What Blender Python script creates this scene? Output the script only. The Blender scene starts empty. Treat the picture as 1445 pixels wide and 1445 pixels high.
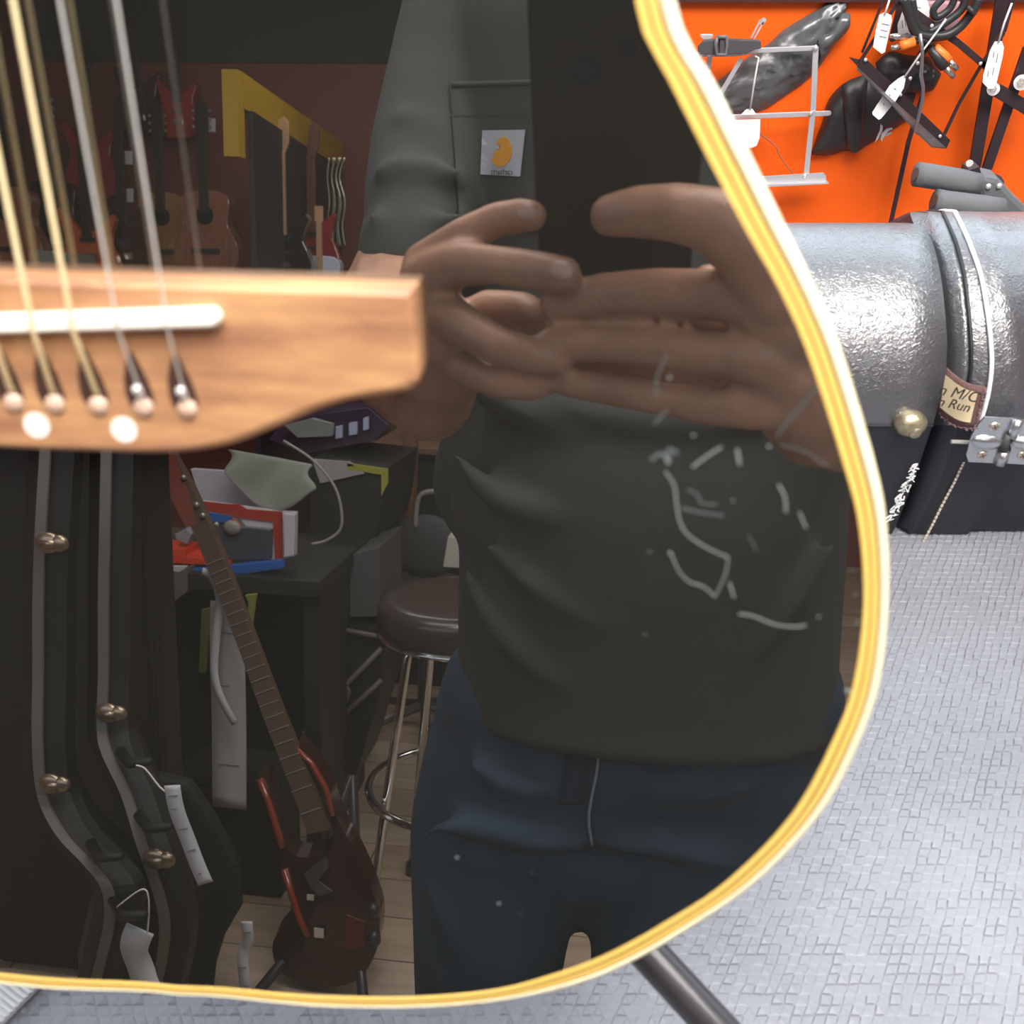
import bpy, bmesh, math, random
from mathutils import Vector, Matrix
random.seed(4)
PI = math.pi
# ---------------------------------------------------------------- camera
H = 1.50                                   # lens height above the shop floor
PHI = math.radians(38.3)                   # how far the lens looks down
FP = 1445.0                                # focal length in pixels of a 1445 frame
sc = bpy.context.scene
COL = sc.collection
cd = bpy.data.cameras.new('camera'); cam = bpy.data.objects.new('camera', cd); COL.objects.link(cam)
cam.location = (0, 0, H); cam.rotation_euler = (PI/2-PHI, 0, 0)
cd.sensor_width = 36; cd.lens = 36; cd.clip_start = 0.004; cd.clip_end = 60
cd.dof.use_dof = True; cd.dof.focus_distance = 1.15; cd.dof.aperture_fstop = 14
sc.camera = cam
# ---------------------------------------------------------------- world, exposure, lights
w = bpy.data.worlds.new('sky'); sc.world = w; w.use_nodes = True
bg = w.node_tree.nodes['Background']; bg.inputs[0].default_value = (0.80, 0.90, 1.0, 1); bg.inputs[1].default_value = 3.4
sc.view_settings.view_transform = 'Standard'; sc.view_settings.look = 'None'
sc.view_settings.gamma = 1; sc.view_settings.exposure = 0.0; sc.view_settings.use_curve_mapping = False
LAMP_FRONT = 17.0                           # emission of the ceiling panels over the platform
LAMP_REAR = 13.0                            # emission of the ceiling panels in the shop behind

CAM = Vector((0, 0, H))
CR = Vector((1, 0, 0)); CU = Vector((0, math.sin(PHI), math.cos(PHI))); CF = Vector((0, math.cos(PHI), -math.sin(PHI)))
def ray(px, py): return CR*((px-722.5)/FP) + CU*((722.5-py)/FP) + CF
NM = ray(825, 40).normalized()             # from the lens square onto the guitar top
D = 0.24                                   # distance lens - guitar top
GU = Vector((0, 0, 1)).cross(-NM).normalized()
if GU.x < 0: GU = -GU
GW = NM.cross(GU).normalized()
if GW.z < 0: GW = -GW
GN = -NM                                   # out of the guitar top, to the viewer
G0 = CAM + NM*D
def P_t(px, py, t): return CAM + ray(px, py)*t
def P_Y(px, py, Y): r = ray(px, py); return CAM + r*(Y/r.y)
def P_Z(px, py, z): r = ray(px, py); return CAM + r*((z-H)/r.z)
def gp(px, py, h=0.0): r = ray(px, py); return CAM + r*((D-h)/r.dot(NM))
def gc(p): q = p-G0; return (q.dot(GU), q.dot(GW))
def gl(u, w_, h=0.0): return G0 + GU*u + GW*w_ + GN*h
def refl(p): q = p-G0; return p - NM*(2*q.dot(NM))
def Q(px, py, t): return refl(P_t(px, py, t))          # real place of what is seen mirrored at depth t
def rr(px, py):
    r = ray(px, py); return gp(px, py), r - NM*(2*r.dot(NM))
def rY(px, py, Y): p, d = rr(px, py); return p + d*((Y-p.y)/d.y)
def rZ(px, py, z): p, d = rr(px, py); return p + d*((z-p.z)/d.z)

# ---------------------------------------------------------------- materials
MATS = {}
def mat(name, col, rough=.5, metal=0., spec=.5, bump=0., bscale=200., btype='noise', var=0., vscale=8., col2=None, emit=0., coat=0., alpha=1., crough=.08):
    if name in MATS: return MATS[name]
    m = bpy.data.materials.new(name); m.use_nodes = True; nt = m.node_tree; b = nt.nodes['Principled BSDF']
    c = tuple(col)+(1,)
    b.inputs['Base Color'].default_value = c; b.inputs['Roughness'].default_value = rough
    b.inputs['Metallic'].default_value = metal; b.inputs['Specular IOR Level'].default_value = spec
    b.inputs['Coat Weight'].default_value = coat; b.inputs['Coat Roughness'].default_value = crough; b.inputs['Alpha'].default_value = alpha
    if emit: b.inputs['Emission Color'].default_value = c; b.inputs['Emission Strength'].default_value = emit
    tc = nt.nodes.new('ShaderNodeTexCoord')
    if var or col2:
        n = nt.nodes.new('ShaderNodeTexNoise'); n.inputs['Scale'].default_value = vscale; n.inputs['Detail'].default_value = 6
        nt.links.new(tc.outputs['Object'], n.inputs['Vector'])
        cr = nt.nodes.new('ShaderNodeValToRGB'); cr.color_ramp.elements[0].position = .35; cr.color_ramp.elements[1].position = .68
        k = col2 if col2 else tuple(x*(1-var) for x in col)
        cr.color_ramp.elements[0].color = tuple(k)+(1,); cr.color_ramp.elements[1].color = c
        nt.links.new(n.outputs['Fac'], cr.inputs['Fac']); nt.links.new(cr.outputs['Color'], b.inputs['Base Color'])
    if bump:
        if btype == 'vor':
            n = nt.nodes.new('ShaderNodeTexVoronoi'); n.feature = 'DISTANCE_TO_EDGE'; o = n.outputs['Distance']
        else:
            n = nt.nodes.new('ShaderNodeTexNoise'); n.inputs['Detail'].default_value = 4; o = n.outputs['Fac']
        n.inputs['Scale'].default_value = bscale; nt.links.new(tc.outputs['Object'], n.inputs['Vector'])
        if btype == 'vor':
            dn = nt.nodes.new('ShaderNodeTexNoise'); dn.inputs['Scale'].default_value = bscale*.6
            nt.links.new(tc.outputs['Object'], dn.inputs['Vector'])
            mx = nt.nodes.new('ShaderNodeMixRGB'); mx.blend_type = 'LINEAR_LIGHT'; mx.inputs[0].default_value = .012
            nt.links.new(tc.outputs['Object'], mx.inputs[1]); nt.links.new(dn.outputs['Color'], mx.inputs[2]); nt.links.new(mx.outputs[0], n.inputs['Vector'])
        bp = nt.nodes.new('ShaderNodeBump'); bp.inputs['Strength'].default_value = bump; bp.inputs['Distance'].default_value = .0012
        nt.links.new(o, bp.inputs['Height']); nt.links.new(bp.outputs['Normal'], b.inputs['Normal']); nt.links.new(bp.outputs['Normal'], b.inputs['Coat Normal'])
    MATS[name] = m; return m
def wood(name, c1, c2, axis='X', scale=14., rough=.45, stretch=.12, coat=0.):
    m = mat(name, c1, rough, coat=coat); nt = m.node_tree; b = nt.nodes['Principled BSDF']
    tc = nt.nodes.new('ShaderNodeTexCoord'); mp = nt.nodes.new('ShaderNodeMapping')
    s = [scale]*3; s['XYZ'.index(axis)] = scale*stretch; mp.inputs['Scale'].default_value = s
    n = nt.nodes.new('ShaderNodeTexNoise'); n.inputs['Scale'].default_value = 6; n.inputs['Detail'].default_value = 8; n.inputs['Roughness'].default_value = .65
    cr = nt.nodes.new('ShaderNodeValToRGB'); cr.color_ramp.elements[0].position = .36; cr.color_ramp.elements[1].position = .66
    cr.color_ramp.elements[0].color = tuple(c2)+(1,); cr.color_ramp.elements[1].color = tuple(c1)+(1,)
    nt.links.new(tc.outputs['Object'], mp.inputs['Vector']); nt.links.new(mp.outputs[0], n.inputs['Vector'])
    nt.links.new(n.outputs['Fac'], cr.inputs['Fac']); nt.links.new(cr.outputs['Color'], b.inputs['Base Color'])
    return m
def lacquer(name, base, refl_amt):
    m = bpy.data.materials.new(name); m.use_nodes = True; nt = m.node_tree; nt.nodes.clear()
    o = nt.nodes.new('ShaderNodeOutputMaterial'); mx = nt.nodes.new('ShaderNodeMixShader'); d = nt.nodes.new('ShaderNodeBsdfDiffuse'); g = nt.nodes.new('ShaderNodeBsdfGlossy')
    d.inputs['Color'].default_value = base+(1,); g.inputs['Roughness'].default_value = .0; g.inputs['Color'].default_value = (1, .98, .96, 1)
    mx.inputs[0].default_value = refl_amt
    nt.links.new(d.outputs[0], mx.inputs[1]); nt.links.new(g.outputs[0], mx.inputs[2]); nt.links.new(mx.outputs[0], o.inputs[0])
    return m
M_top = lacquer('black_lacquer', (.013, .013, .011), .30)

# ---------------------------------------------------------------- mesh helpers
class MB:
    def __init__(s): s.v = []; s.f = []
    def add(s, vs, fs):
        o = len(s.v); s.v += [Vector(v) for v in vs]; s.f += [tuple(i+o for i in f) for f in fs]; return s
    def box(s, c, sx, sy, sz, ax=None):
        ax = ax or (Vector((1, 0, 0)), Vector((0, 1, 0)), Vector((0, 0, 1))); c = Vector(c); vs = []
        for k in range(8):
            vs.append(c + ax[0]*(sx/2*(1 if k & 1 else -1)) + ax[1]*(sy/2*(1 if k & 2 else -1)) + ax[2]*(sz/2*(1 if k & 4 else -1)))
        return s.add(vs, [(0, 2, 3, 1), (4, 5, 7, 6), (0, 1, 5, 4), (2, 6, 7, 3), (0, 4, 6, 2), (1, 3, 7, 5)])
    def tube(s, pts, r, n=10, cap=True, flat=None):
        pts = [Vector(p) for p in pts]; N = len(pts); rs = r if isinstance(r, (list, tuple)) else [r]*N
        prev = None; vs = []
        for i, p in enumerate(pts):
            t = (pts[min(i+1, N-1)]-pts[max(i-1, 0)]).normalized()
            if prev is None:
                a = Vector((0, 0, 1)) if abs(t.z) < .9 else Vector((1, 0, 0)); x = t.cross(a).normalized()
            else: x = (prev - t*prev.dot(t)).normalized()
            prev = x; y = t.cross(x)
            for k in range(n):
                a = 2*PI*k/n; vs.append(p + x*(math.cos(a)*rs[i]) + y*(math.sin(a)*rs[i]))
        fs = [(i*n+k, i*n+(k+1) % n, (i+1)*n+(k+1) % n, (i+1)*n+k) for i in range(N-1) for k in range(n)]
        if cap: fs += [tuple(range(n-1, -1, -1)), tuple(range((N-1)*n, N*n))]
        return s.add(vs, fs)
    def ball(s, c, r, nu=12, nv=8, ax=None):
        c = Vector(c); r = r if isinstance(r, (list, tuple)) else (r, r, r)
        ax = ax or (Vector((1, 0, 0)), Vector((0, 1, 0)), Vector((0, 0, 1))); vs = []
        for j in range(1, nv):
            t = PI*j/nv
            for i in range(nu):
                a = 2*PI*i/nu; vs.append(c + ax[0]*(r[0]*math.sin(t)*math.cos(a)) + ax[1]*(r[1]*math.sin(t)*math.sin(a)) + ax[2]*(r[2]*math.cos(t)))
        top = len(vs); vs += [c+ax[2]*r[2], c-ax[2]*r[2]]
        fs = [(j*nu+i, (j+1)*nu+i, (j+1)*nu+(i+1) % nu, j*nu+(i+1) % nu) for j in range(nv-2) for i in range(nu)]
        fs += [(top, i, (i+1) % nu) for i in range(nu)] + [(top+1, (nv-2)*nu+(i+1) % nu, (nv-2)*nu+i) for i in range(nu)]
        return s.add(vs, fs)
    def prism(s, poly, off):
        off = Vector(off); n = len(poly); poly = [Vector(p) for p in poly]
        return s.add(poly+[p+off for p in poly], [tuple(range(n)), tuple(range(2*n-1, n-1, -1))]+[(i, i+n, (i+1) % n+n, (i+1) % n) for i in range(n)])
    def grid(s, rows, closed=False):
        m = len(rows[0]); vs = [p for r in rows for p in r]; fs = []
        for i in range(len(rows)-1):
            for k in range(m if closed else m-1): fs.append((i*m+k, i*m+(k+1) % m, (i+1)*m+(k+1) % m, (i+1)*m+k))
        return s.add(vs, fs)
    def build(s, name, material, parent=None, smooth=False, bevel=0., fix=True, sub=0, solid=0.):
        me = bpy.data.meshes.new(name); org = Vector((0, 0, 0)); p = parent
        while p is not None: org += p.location; p = p.parent
        me.from_pydata([tuple(v-org) for v in s.v], [], s.f); me.validate()
        if fix:
            bm = bmesh.new(); bm.from_mesh(me); bmesh.ops.recalc_face_normals(bm, faces=bm.faces)
            if bevel:
                es = [e for e in bm.edges if len(e.link_faces) == 2 and e.calc_face_angle(0) > .6]
                bmesh.ops.bevel(bm, geom=es, offset=bevel, segments=2, affect='EDGES', profile=.5, clamp_overlap=True)
            bm.to_mesh(me); bm.free()
        me.materials.append(material)
        for q in me.polygons: q.use_smooth = smooth
        o = bpy.data.objects.new(name, me); COL.objects.link(o)
        if parent is not None: o.parent = parent
        if solid: md = o.modifiers.new('s', 'SOLIDIFY'); md.thickness = solid; md.offset = 0
        if sub: md = o.modifiers.new('d', 'SUBSURF'); md.levels = sub; md.render_levels = sub
        return o
def tag(o, label=None, cat=None, group=None, kind=None):
    if label: o['label'] = label
    if cat: o['category'] = cat
    if group: o['group'] = group
    if kind: o['kind'] = kind
    return o
def thing(name, loc, label, cat, group=None):
    o = bpy.data.objects.new(name, None); o.empty_display_size = .05; COL.objects.link(o); o.location = Vector(loc)
    return tag(o, label, cat, group)
def one(name, mb, m, label, cat, group=None, **k): return tag(mb.build(name, m, None, **k), label, cat, group)
def smoothpts(pts, n=6):
    pts = [Vector(p) for p in pts]; out = []
    for i in range(len(pts)-1):
        a = pts[max(i-1, 0)]; b = pts[i]; c = pts[i+1]; d = pts[min(i+2, len(pts)-1)]
        for k in range(n):
            t = k/n; out.append(.5*((2*b)+(c-a)*t+(2*a-5*b+4*c-d)*t*t+(3*b-a-3*c+d)*t**3))
    out.append(pts[-1]); return out
def remeshed(mb, name, material, parent, vox, smooth=4, fac=.5):
    me = bpy.data.meshes.new('tmp'); me.from_pydata([tuple(v) for v in mb.v], [], mb.f); me.update()
    bm = bmesh.new(); bm.from_mesh(me); bmesh.ops.recalc_face_normals(bm, faces=bm.faces); bm.to_mesh(me); bm.free()
    o = bpy.data.objects.new('tmp', me); COL.objects.link(o)
    r = o.modifiers.new('r', 'REMESH'); r.mode = 'VOXEL'; r.voxel_size = vox; r.use_smooth_shade = True
    s = o.modifiers.new('s', 'SMOOTH'); s.factor = fac; s.iterations = smooth
    bpy.context.view_layer.update(); dg = bpy.context.evaluated_depsgraph_get()
    new = bpy.data.meshes.new_from_object(o.evaluated_get(dg)); new.name = name
    bpy.data.objects.remove(o)
    org = Vector((0, 0, 0)); p = parent
    while p is not None: org += p.location; p = p.parent
    new.transform(Matrix.Translation(-org)); new.materials.clear(); new.materials.append(material)
    for q in new.polygons: q.use_smooth = True
    ob = bpy.data.objects.new(name, new); COL.objects.link(ob); ob.parent = parent
    return ob
def limb(mb, pts, rs, n=14):
    pts = [Vector(p) for p in pts]
    for i in range(len(pts)):
        mb.ball(pts[i], rs[i], n, 8)
        if i+1 < len(pts) and (pts[i+1]-pts[i]).length > 1e-4: mb.tube([pts[i], pts[i+1]], [rs[i], rs[i+1]], n)
    return mb
def textobj(name, body, size, material, parent, origin, xax, yax, ext=.0001):
    cu = bpy.data.curves.new(name, 'FONT'); cu.body = body; cu.size = size; cu.extrude = ext; cu.align_x = 'CENTER'; cu.align_y = 'CENTER'
    t = bpy.data.objects.new('tmp', cu); COL.objects.link(t); bpy.context.view_layer.update()
    me = bpy.data.meshes.new_from_object(t.evaluated_get(bpy.context.evaluated_depsgraph_get())); bpy.data.objects.remove(t)
    me.name = name; org = Vector((0, 0, 0)); p = parent
    while p is not None: org += p.location; p = p.parent
    z = xax.cross(yax).normalized(); x = xax.normalized(); y = yax.normalized()
    me.transform(Matrix(((x.x, y.x, z.x, origin.x-org.x), (x.y, y.y, z.y, origin.y-org.y), (x.z, y.z, z.z, origin.z-org.z), (0, 0, 0, 1))))
    me.materials.append(material); o = bpy.data.objects.new(name, me); COL.objects.link(o); o.parent = parent
    return o

# ================================================================ SETTING
ZM = H-.545                                # top of the rubber mat on the platform
YW = 1.285                                   # orange wall
YR = -4.95; XL = -3.3; XR = 3.3; ZC = 2.95
def struct(name, mb, m, parent=None, **k): o = mb.build(name, m, parent, **k); o['kind'] = 'structure'; return o
M_orange = mat('orange_paint', (.98, .132, .006), .5, bump=.12, bscale=90, spec=.35)
M_dark = mat('dark_ceiling_paint', (.045, .045, .043), .8)
M_redwall = mat('dull_red_paint', (.20, .055, .048), .6, bump=.1, bscale=40)
M_trim = mat('dark_red_brown_trim', (.07, .02, .02), .4)
z_tr = P_Y(1250, 2, YW).z
struct('wall_front', MB().box((0, YW+.06, z_tr/2), XR-XL, .12, z_tr), M_orange)
struct('trim_1', MB().box((0, YW+.055, z_tr+.0235), XR-XL, .13, .045), M_trim)
fr = thing('window_1', (0, YW+.06, z_tr+.05), None, None); fr['kind'] = 'structure'
M_alu = mat('grey_window_frame', (.35, .35, .36), .4, .4)
for x in (XL+.03, -1.6, 0.55, 2.0, XR-.03): MB().box((x, YW+.06, (z_tr+.04+ZC)/2), .05, .06, ZC-z_tr-.04).build('frame', M_alu, fr)
MB().box((0, YW+.06, z_tr+.06), XR-XL, .06, .05).build('frame', M_alu, fr)
struct('wall_left', MB().box((XL-.05, (YR+YW)/2, ZC/2), .1, YW-YR+.3, ZC), M_redwall)
struct('wall_right', MB().box((XR+.05, (YR+YW)/2, ZC/2), .1, YW-YR+.3, ZC), M_redwall)
struct('wall_rear', MB().box((0, YR-.05, 1.24), XR-XL+.2, .1, 2.48), M_redwall)
struct('trim_2', MB().box((0, YR-.04, 2.48+.235), XR-XL+.2, .12, .47), M_dark)
struct('ceiling', MB().box((0, (YR+YW)/2, ZC+.05), XR-XL+.2, YW-YR+.3, .1), M_dark)
fl = struct('floor', MB().box((0, (YR+YW)/2, -.06), XR-XL+.2, YW-YR+.3, .1), mat('subfloor', (.1, .07, .05), .8))
M_pl = [wood('floor_plank_%d' % i, c, tuple(q*.72 for q in c), 'X', 5, .38, .1) for i, c in enumerate([(.52, .40, .30), (.47, .35, .26), (.56, .44, .34)])]
pl0 = {}
for i in range(44):
    y = YR+.075+i*.148
    if y > YW: break
    x = XL; k = 0; off = random.uniform(.4, 1.6)
    while x < XR:
        L = off if k == 0 else 1.65
        L = min(L, XR-x)
        mm = M_pl[random.randrange(3)]
        if 1.64 < L < 1.66 and mm.name in pl0:
            o = pl0[mm.name].copy(); COL.objects.link(o)
        else:
            o = MB().box((0, 0, 0), L-.004, .144, .012).build('plank', mm, fl)
            if 1.64 < L < 1.66: pl0[mm.name] = o
        o.location = (x+L/2, y, -.006)
        x += L; k += 1
# platform and its mat
PY0 = .02
M_plat = mat('black_painted_plywood', (.03, .03, .032), .6)
struct('trim_3', MB().box((.2, (PY0+YW)/2, (ZM-.012)/2), 3.4, YW-PY0-.002, ZM-.012), M_plat, bevel=.004)
M_mat = mat('grey_rubber_mat', (.225, .232, .262), .45, spec=.6, var=.25, vscale=5, bump=.25, bscale=260)
mb = MB(); x0, x1, y0, y1 = -.55, 1.05, PY0, .78; c = .0062
nx = int((x1-x0)/c); ny = int((y1-y0)/(c*.9))
vs = []; rngm = random.Random(3)
for j in range(ny+1):
    for i in range(nx+1):
        vs.append((x0+i*c+(c*.5 if j % 2 else 0)+rngm.uniform(-.0006, .0006), y0+j*c*.9+rngm.uniform(-.0005, .0005), ZM))
fs = []
W1 = nx+1
for j in range(ny):
    for i in range(nx):
        a, b, d, e = j*W1+i, j*W1+i+1, (j+1)*W1+i, (j+1)*W1+i+1
        tris = [(a, b, d), (b, e, d)] if j % 2 == 0 else [(a, b, e), (a, e, d)]
        # one raised triangular stud per pair
        t = tris[0] if True else tris[1]
        p = [Vector(vs[q]) for q in t]; ctr = (p[0]+p[1]+p[2])/3
        k = len(vs); hh = .0011*rngm.uniform(.15, 1.5)
        for q in p: vs.append(tuple(ctr+(q-ctr)*.66+Vector((0, 0, hh*(1.0 if q.y > ctr.y else .55)))))
        fs.append((k, k+1, k+2))
        for q in range(3): fs.append((t[q], t[(q+1) % 3], k+(q+1) % 3, k+q))
        fs.append(tris[1])
mb.add(vs, fs)
tm = thing('rubber_mat', (.25, .4, ZM-.012), 'grey rubber mat with small triangular studs covering the platform', 'mat')
o = mb.build('studded_surface', M_mat, tm, fix=False); o['kind'] = 'stuff'
MB().box((.2, (PY0+YW)/2, ZM-.0065), 3.4, YW-PY0, .011).build('mat_sheet', M_mat, tm)
# ribbed strip at the lower left
a = P_Z(-14, 1400, ZM)
st = MB(); dirv = Vector((.62, 1, 0)).normalized(); sd = dirv.cross(Vector((0, 0, 1)))
st.box(a+Vector((0, .0, .0035)), .045, .16, .003, (sd, dirv, Vector((0, 0, 1))))
for k in range(52): st.box(a+Vector((0, 0, .0055))+dirv*(-.077+k*.003), .045, .0013, .0012, (sd, dirv, Vector((0, 0, 1))))
one('edge_strip', st, mat('light_grey_plastic', (.62, .62, .62), .4), 'pale grey ribbed strip lying on the mat below the guitar at the left', 'strip')
# ceiling lights
def ceil_light(x, y, sx, sy, e, lab):
    t = thing('ceiling_light', (x, y, ZC), lab, 'light')
    MB().box((x, y, ZC-.03), sx+.05, sy+.05, .06).build('housing', mat('white_enamel', (.8, .8, .8), .4), t)
    MB().box((x, y, ZC-.066), sx, sy, .01).build('diffuser', mat('lit_diffuser_%g' % e, (1, .97, .93), .5, emit=e), t)
ceil_light(.45, -.15, 1.7, 1.1, LAMP_FRONT, 'large lit ceiling panel above the platform')
ceil_light(-.9, -.9, 1.2, .5, LAMP_REAR, 'lit ceiling panel above the upright instrument cases')
ceil_light(1.3, -2.6, 1.2, .5, LAMP_REAR, 'lit ceiling panel behind the person, to the right')
ceil_light(-1.2, -3.3, 1.2, .5, LAMP_REAR, 'lit ceiling panel before the rear wall of hanging guitars')

# ================================================================ THE GUITAR
cx = -.1255
GB = gl(cx, -.30)                           # bottom of the guitar
gt = thing('acoustic_guitar', GB, 'black glossy acoustic guitar with cream binding and brown wooden bridge, standing close to the viewer', 'guitar')
inner = [(897, 0), (945, 114), (1045, 310), (1096, 400), (1141, 500), (1190, 653), (1212, 739), (1219, 850), (1206, 958), (1180, 1034), (1119, 1147), (1030, 1240), (953, 1293), (860, 1345), (775, 1377), (691, 1398), (578, 1407), (465, 1406), (400, 1402), (310, 1394)]
outer = [(955, 0), (1018, 130), (1106, 310), (1150, 400), (1192, 500), (1238, 653), (1255, 739), (1258, 850), (1247, 958), (1224, 1034), (1172, 1139), (1083, 1238), (998, 1300), (890, 1364), (800, 1398), (691, 1418), (578, 1426), (465, 1425), (400, 1420), (310, 1410)]
def half(pts, h, first):
    hp = [Vector((gc(gp(x, y, h))[0]-cx, gc(gp(x, y, h))[1], 0)) for x, y in pts]
    hp = [p for p in hp if p.x > .005]
    hp.append(Vector((0, hp[-1].y-.0005, 0)))
    return [Vector(p) for p in first]+hp
upper_in = [(0, .225, 0), (.06, .222, 0), (.115, .195, 0), (.139, .15, 0), (.137, .095, 0), (.128, .05, 0)]
upper_out = [(0, .232, 0), (.062, .229, 0), (.120, .200, 0), (.146, .152, 0), (.144, .095, 0), (.137, .05, 0)]
hi = smoothpts(half(inner, 0, upper_in), 6); ho = smoothpts(half(outer, 0, upper_out), 6)
def resamp(pts, n):
    L = [0]
    for i in range(1, len(pts)): L.append(L[-1]+(pts[i]-pts[i-1]).length)
    out = []; j = 0
    for k in range(n):
        s = L[-1]*k/(n-1)
        while j < len(L)-2 and L[j+1] < s: j += 1
        t = (s-L[j])/max(L[j+1]-L[j], 1e-9); out.append(pts[j].lerp(pts[j+1], min(max(t, 0), 1)))
    return out
NH = 150
hi = resamp(hi, NH); ho = resamp(ho, NH)
def full(hp): return [Vector((p.x, p.y, 0)) for p in hp] + [Vector((-p.x, p.y, 0)) for p in hp[-2:0:-1]]
fi, fo = full(hi), full(ho)
def ring(t, h): return [gl(cx+a.x+(b.x-a.x)*t, a.y+(b.y-a.y)*t, h) for a, b in zip(fi, fo)]
TB = .105
# rim (sides) and back
mb = MB(); mb.grid([ring(.93, -.004), ring(.93, -TB)], True)
n = len(fi); mb.add(ring(.93, -TB), [tuple(range(n))])
mb.build('body', mat('black_gloss_side', (.01, .01, .01), .12, coat=1), gt, smooth=False)
# top with the sound hole
hole_w = .055
top = MB(); rg = ring(0, 0); top.add(rg, [tuple(range(n))])
sb = top.build('soundboard', M_top, gt, fix=False)
sb.data.calc_loop_triangles()
if sb.data.polygons[0].normal.dot(GN) < 0: sb.data.flip_normals()
# binding: five stripes
M_cream = mat('aged_cream_binding', (.90, .60, .15), .3, coat=.3)
M_lit_edge = mat('lit_edge_binding', (.95, .85, .56), .3, coat=.5)  # paler than the cream: light caught by the rounded edge, put into the colour
M_line = mat('dark_binding_line', (.11, .055, .012), .4)
bd = thing('binding', GB, None, None); bd.parent = gt; bd.location = (0, 0, 0)
def stripe(t0, t1, m, nm, h0=.0003, h1=.0003):
    o = MB().grid([ring(t0, h0-.002), ring(t0, h0), ring(t1, h1), ring(t1, h1-.002)], True).build(nm, m, bd, fix=True); return o
stripe(0, .22, M_cream, 'cream_strip'); stripe(.22, .30, M_line, 'dark_line')
stripe(.30, .50, M_cream, 'cream_strip'); stripe(.50, .58, M_line, 'dark_line')
MB().grid([ring(.58, -.002), ring(.58, .0003), ring(.72, .0003), ring(.86, -.0003), ring(.95, -.0016), ring(1.0, -.004), ring(1.0, -.009), ring(.93, -.009)], True).build('lit_edge_strip', M_lit_edge, bd, smooth=True)
# sound hole, neck (above the frame)
hc = Vector((cx, .052))
hr = [gl(hc.x+.05*math.cos(2*PI*k/40), hc.y+.075+.05*math.sin(2*PI*k/40), .0004) for k in range(40)]
MB().add(hr, [tuple(range(40))]).build('sound_hole', mat('hole_dark', (.004, .004, .004), .9), gt)
h2 = [gl(hc.x+.056*math.cos(2*PI*k/40), hc.y+.075+.056*math.sin(2*PI*k/40), .0006) for k in range(40)]
h1 = [gl(hc.x+.0502*math.cos(2*PI*k/40), hc.y+.075+.0502*math.sin(2*PI*k/40), .0006) for k in range(40)]
MB().grid([h1, h2], True).build('rosette', M_cream, gt)
AX = (GU, GW, GN)
MB().box(gl(cx, .40, .004), .054, .42, .012, AX).build('fingerboard', mat('dark_fingerboard', (.05, .03, .02), .5), gt, bevel=.002)
nk = MB().tube([gl(cx, .235, -.008), gl(cx, .60, -.006)], [.024, .021], 14).build('neck', mat('black_gloss_side', (.01, .01, .01)), gt, smooth=True)
hd = MB().prism([gl(cx+a, b, -.004-(b-.6)*.25) for a, b in [(-.022, .6), (.022, .6), (.034, .66), (.031, .78), (0, .79), (-.031, .78), (-.034, .66)]], GN*-.016).build('headstock', mat('black_gloss_side', (.01, .01, .01)), gt, bevel=.002)
for s_ in (-1, 1):
    for k in range(3):
        p = gl(cx+s_*.034, .665+k*.04, -.03)
        MB().tube([p, p+GU*s_*.018], .003, 8).ball(p+GU*s_*.024, (.008, .005, .006), 10, 6).build('tuning_peg', mat('chrome', (.75, .75, .75), .12, 1.), gt, smooth=True)
# bridge
M_bridge = wood('rosewood_bridge', (.58, .32, .15), (.32, .15, .085), 'X', 22, .38, .16)
BH = .0085
bo = [(584, 409), (589, 470), (592, 530), (585, 545), (568, 555), (500, 566), (445, 582), (385, 607), (325, 629), (262, 640), (200, 642), (113, 639)]
hb = [Vector((gc(gp(x, y, BH))[0]-cx, gc(gp(x, y, BH))[1], 0)) for x, y in bo]
hb = [Vector((0, hb[0].y, 0)), Vector((hb[0].x*.5, hb[0].y, 0))]+[hb[0]]+smoothpts(hb[1:-1], 5)+[Vector((0, hb[-1].y, 0))]
fb = hb + [Vector((-p.x, p.y, 0)) for p in hb[-2:0:-1]]
cb = Vector((0, (hb[0].y+hb[-1].y)/2, 0))
def br(scl, ins, h):
    out = []
    for p in fb:
        q = Vector((p.x, p.y, 0)); dx = q.x-cb.x; dy = q.y-cb.y
        q.x -= math.copysign(min(abs(dx), ins), dx); q.y -= math.copysign(min(abs(dy), ins), dy)
        out.append(gl(cx+q.x, q.y, h))
    return out
mb = MB(); nb = len(fb)
mb.grid([br(1, 0, 0), br(1, 0, BH-.0018), br(1, .0005, BH-.0007), br(1, .0016, BH)], True)
mb.add(br(1, .0016, BH), [tuple(range(nb))])
bridge = mb.build('bridge', M_bridge, gt)
# saddle
s1 = gc(gp(296, 450, BH+.003)); s0 = gc(gp(0, 459, BH+.003))
k = (s1[1]-s0[1])/(s1[0]-s0[0]); sl = (2*cx-s1[0], s1[1]+k*(2*cx-2*s1[0]))
def capsule(a, b, r, h, n=10):
    d = Vector((b[0]-a[0], b[1]-a[1], 0)).normalized(); e = Vector((-d.y, d.x, 0)); out = []
    for q, c0 in ((1, b), (-1, a)):
        for i in range(n+1):
            t = -PI/2+PI*i/n; v = d*(q*math.cos(t)*r)+e*(q*math.sin(t)*r); out.append(gl(c0[0]+v.x, c0[1]+v.y, h))
    return out
mb = MB(); A_, B_, C_ = capsule(sl, s1, .00215, BH-.001), capsule(sl, s1, .00215, BH+.0026), capsule(sl, s1, .0013, BH+.0036)
mb.grid([A_, B_, C_], True); mb.add(C_, [tuple(range(len(C_)))])
mb.build('saddle', mat('bone_white', (.95, .93, .86), .25), bridge)
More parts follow.
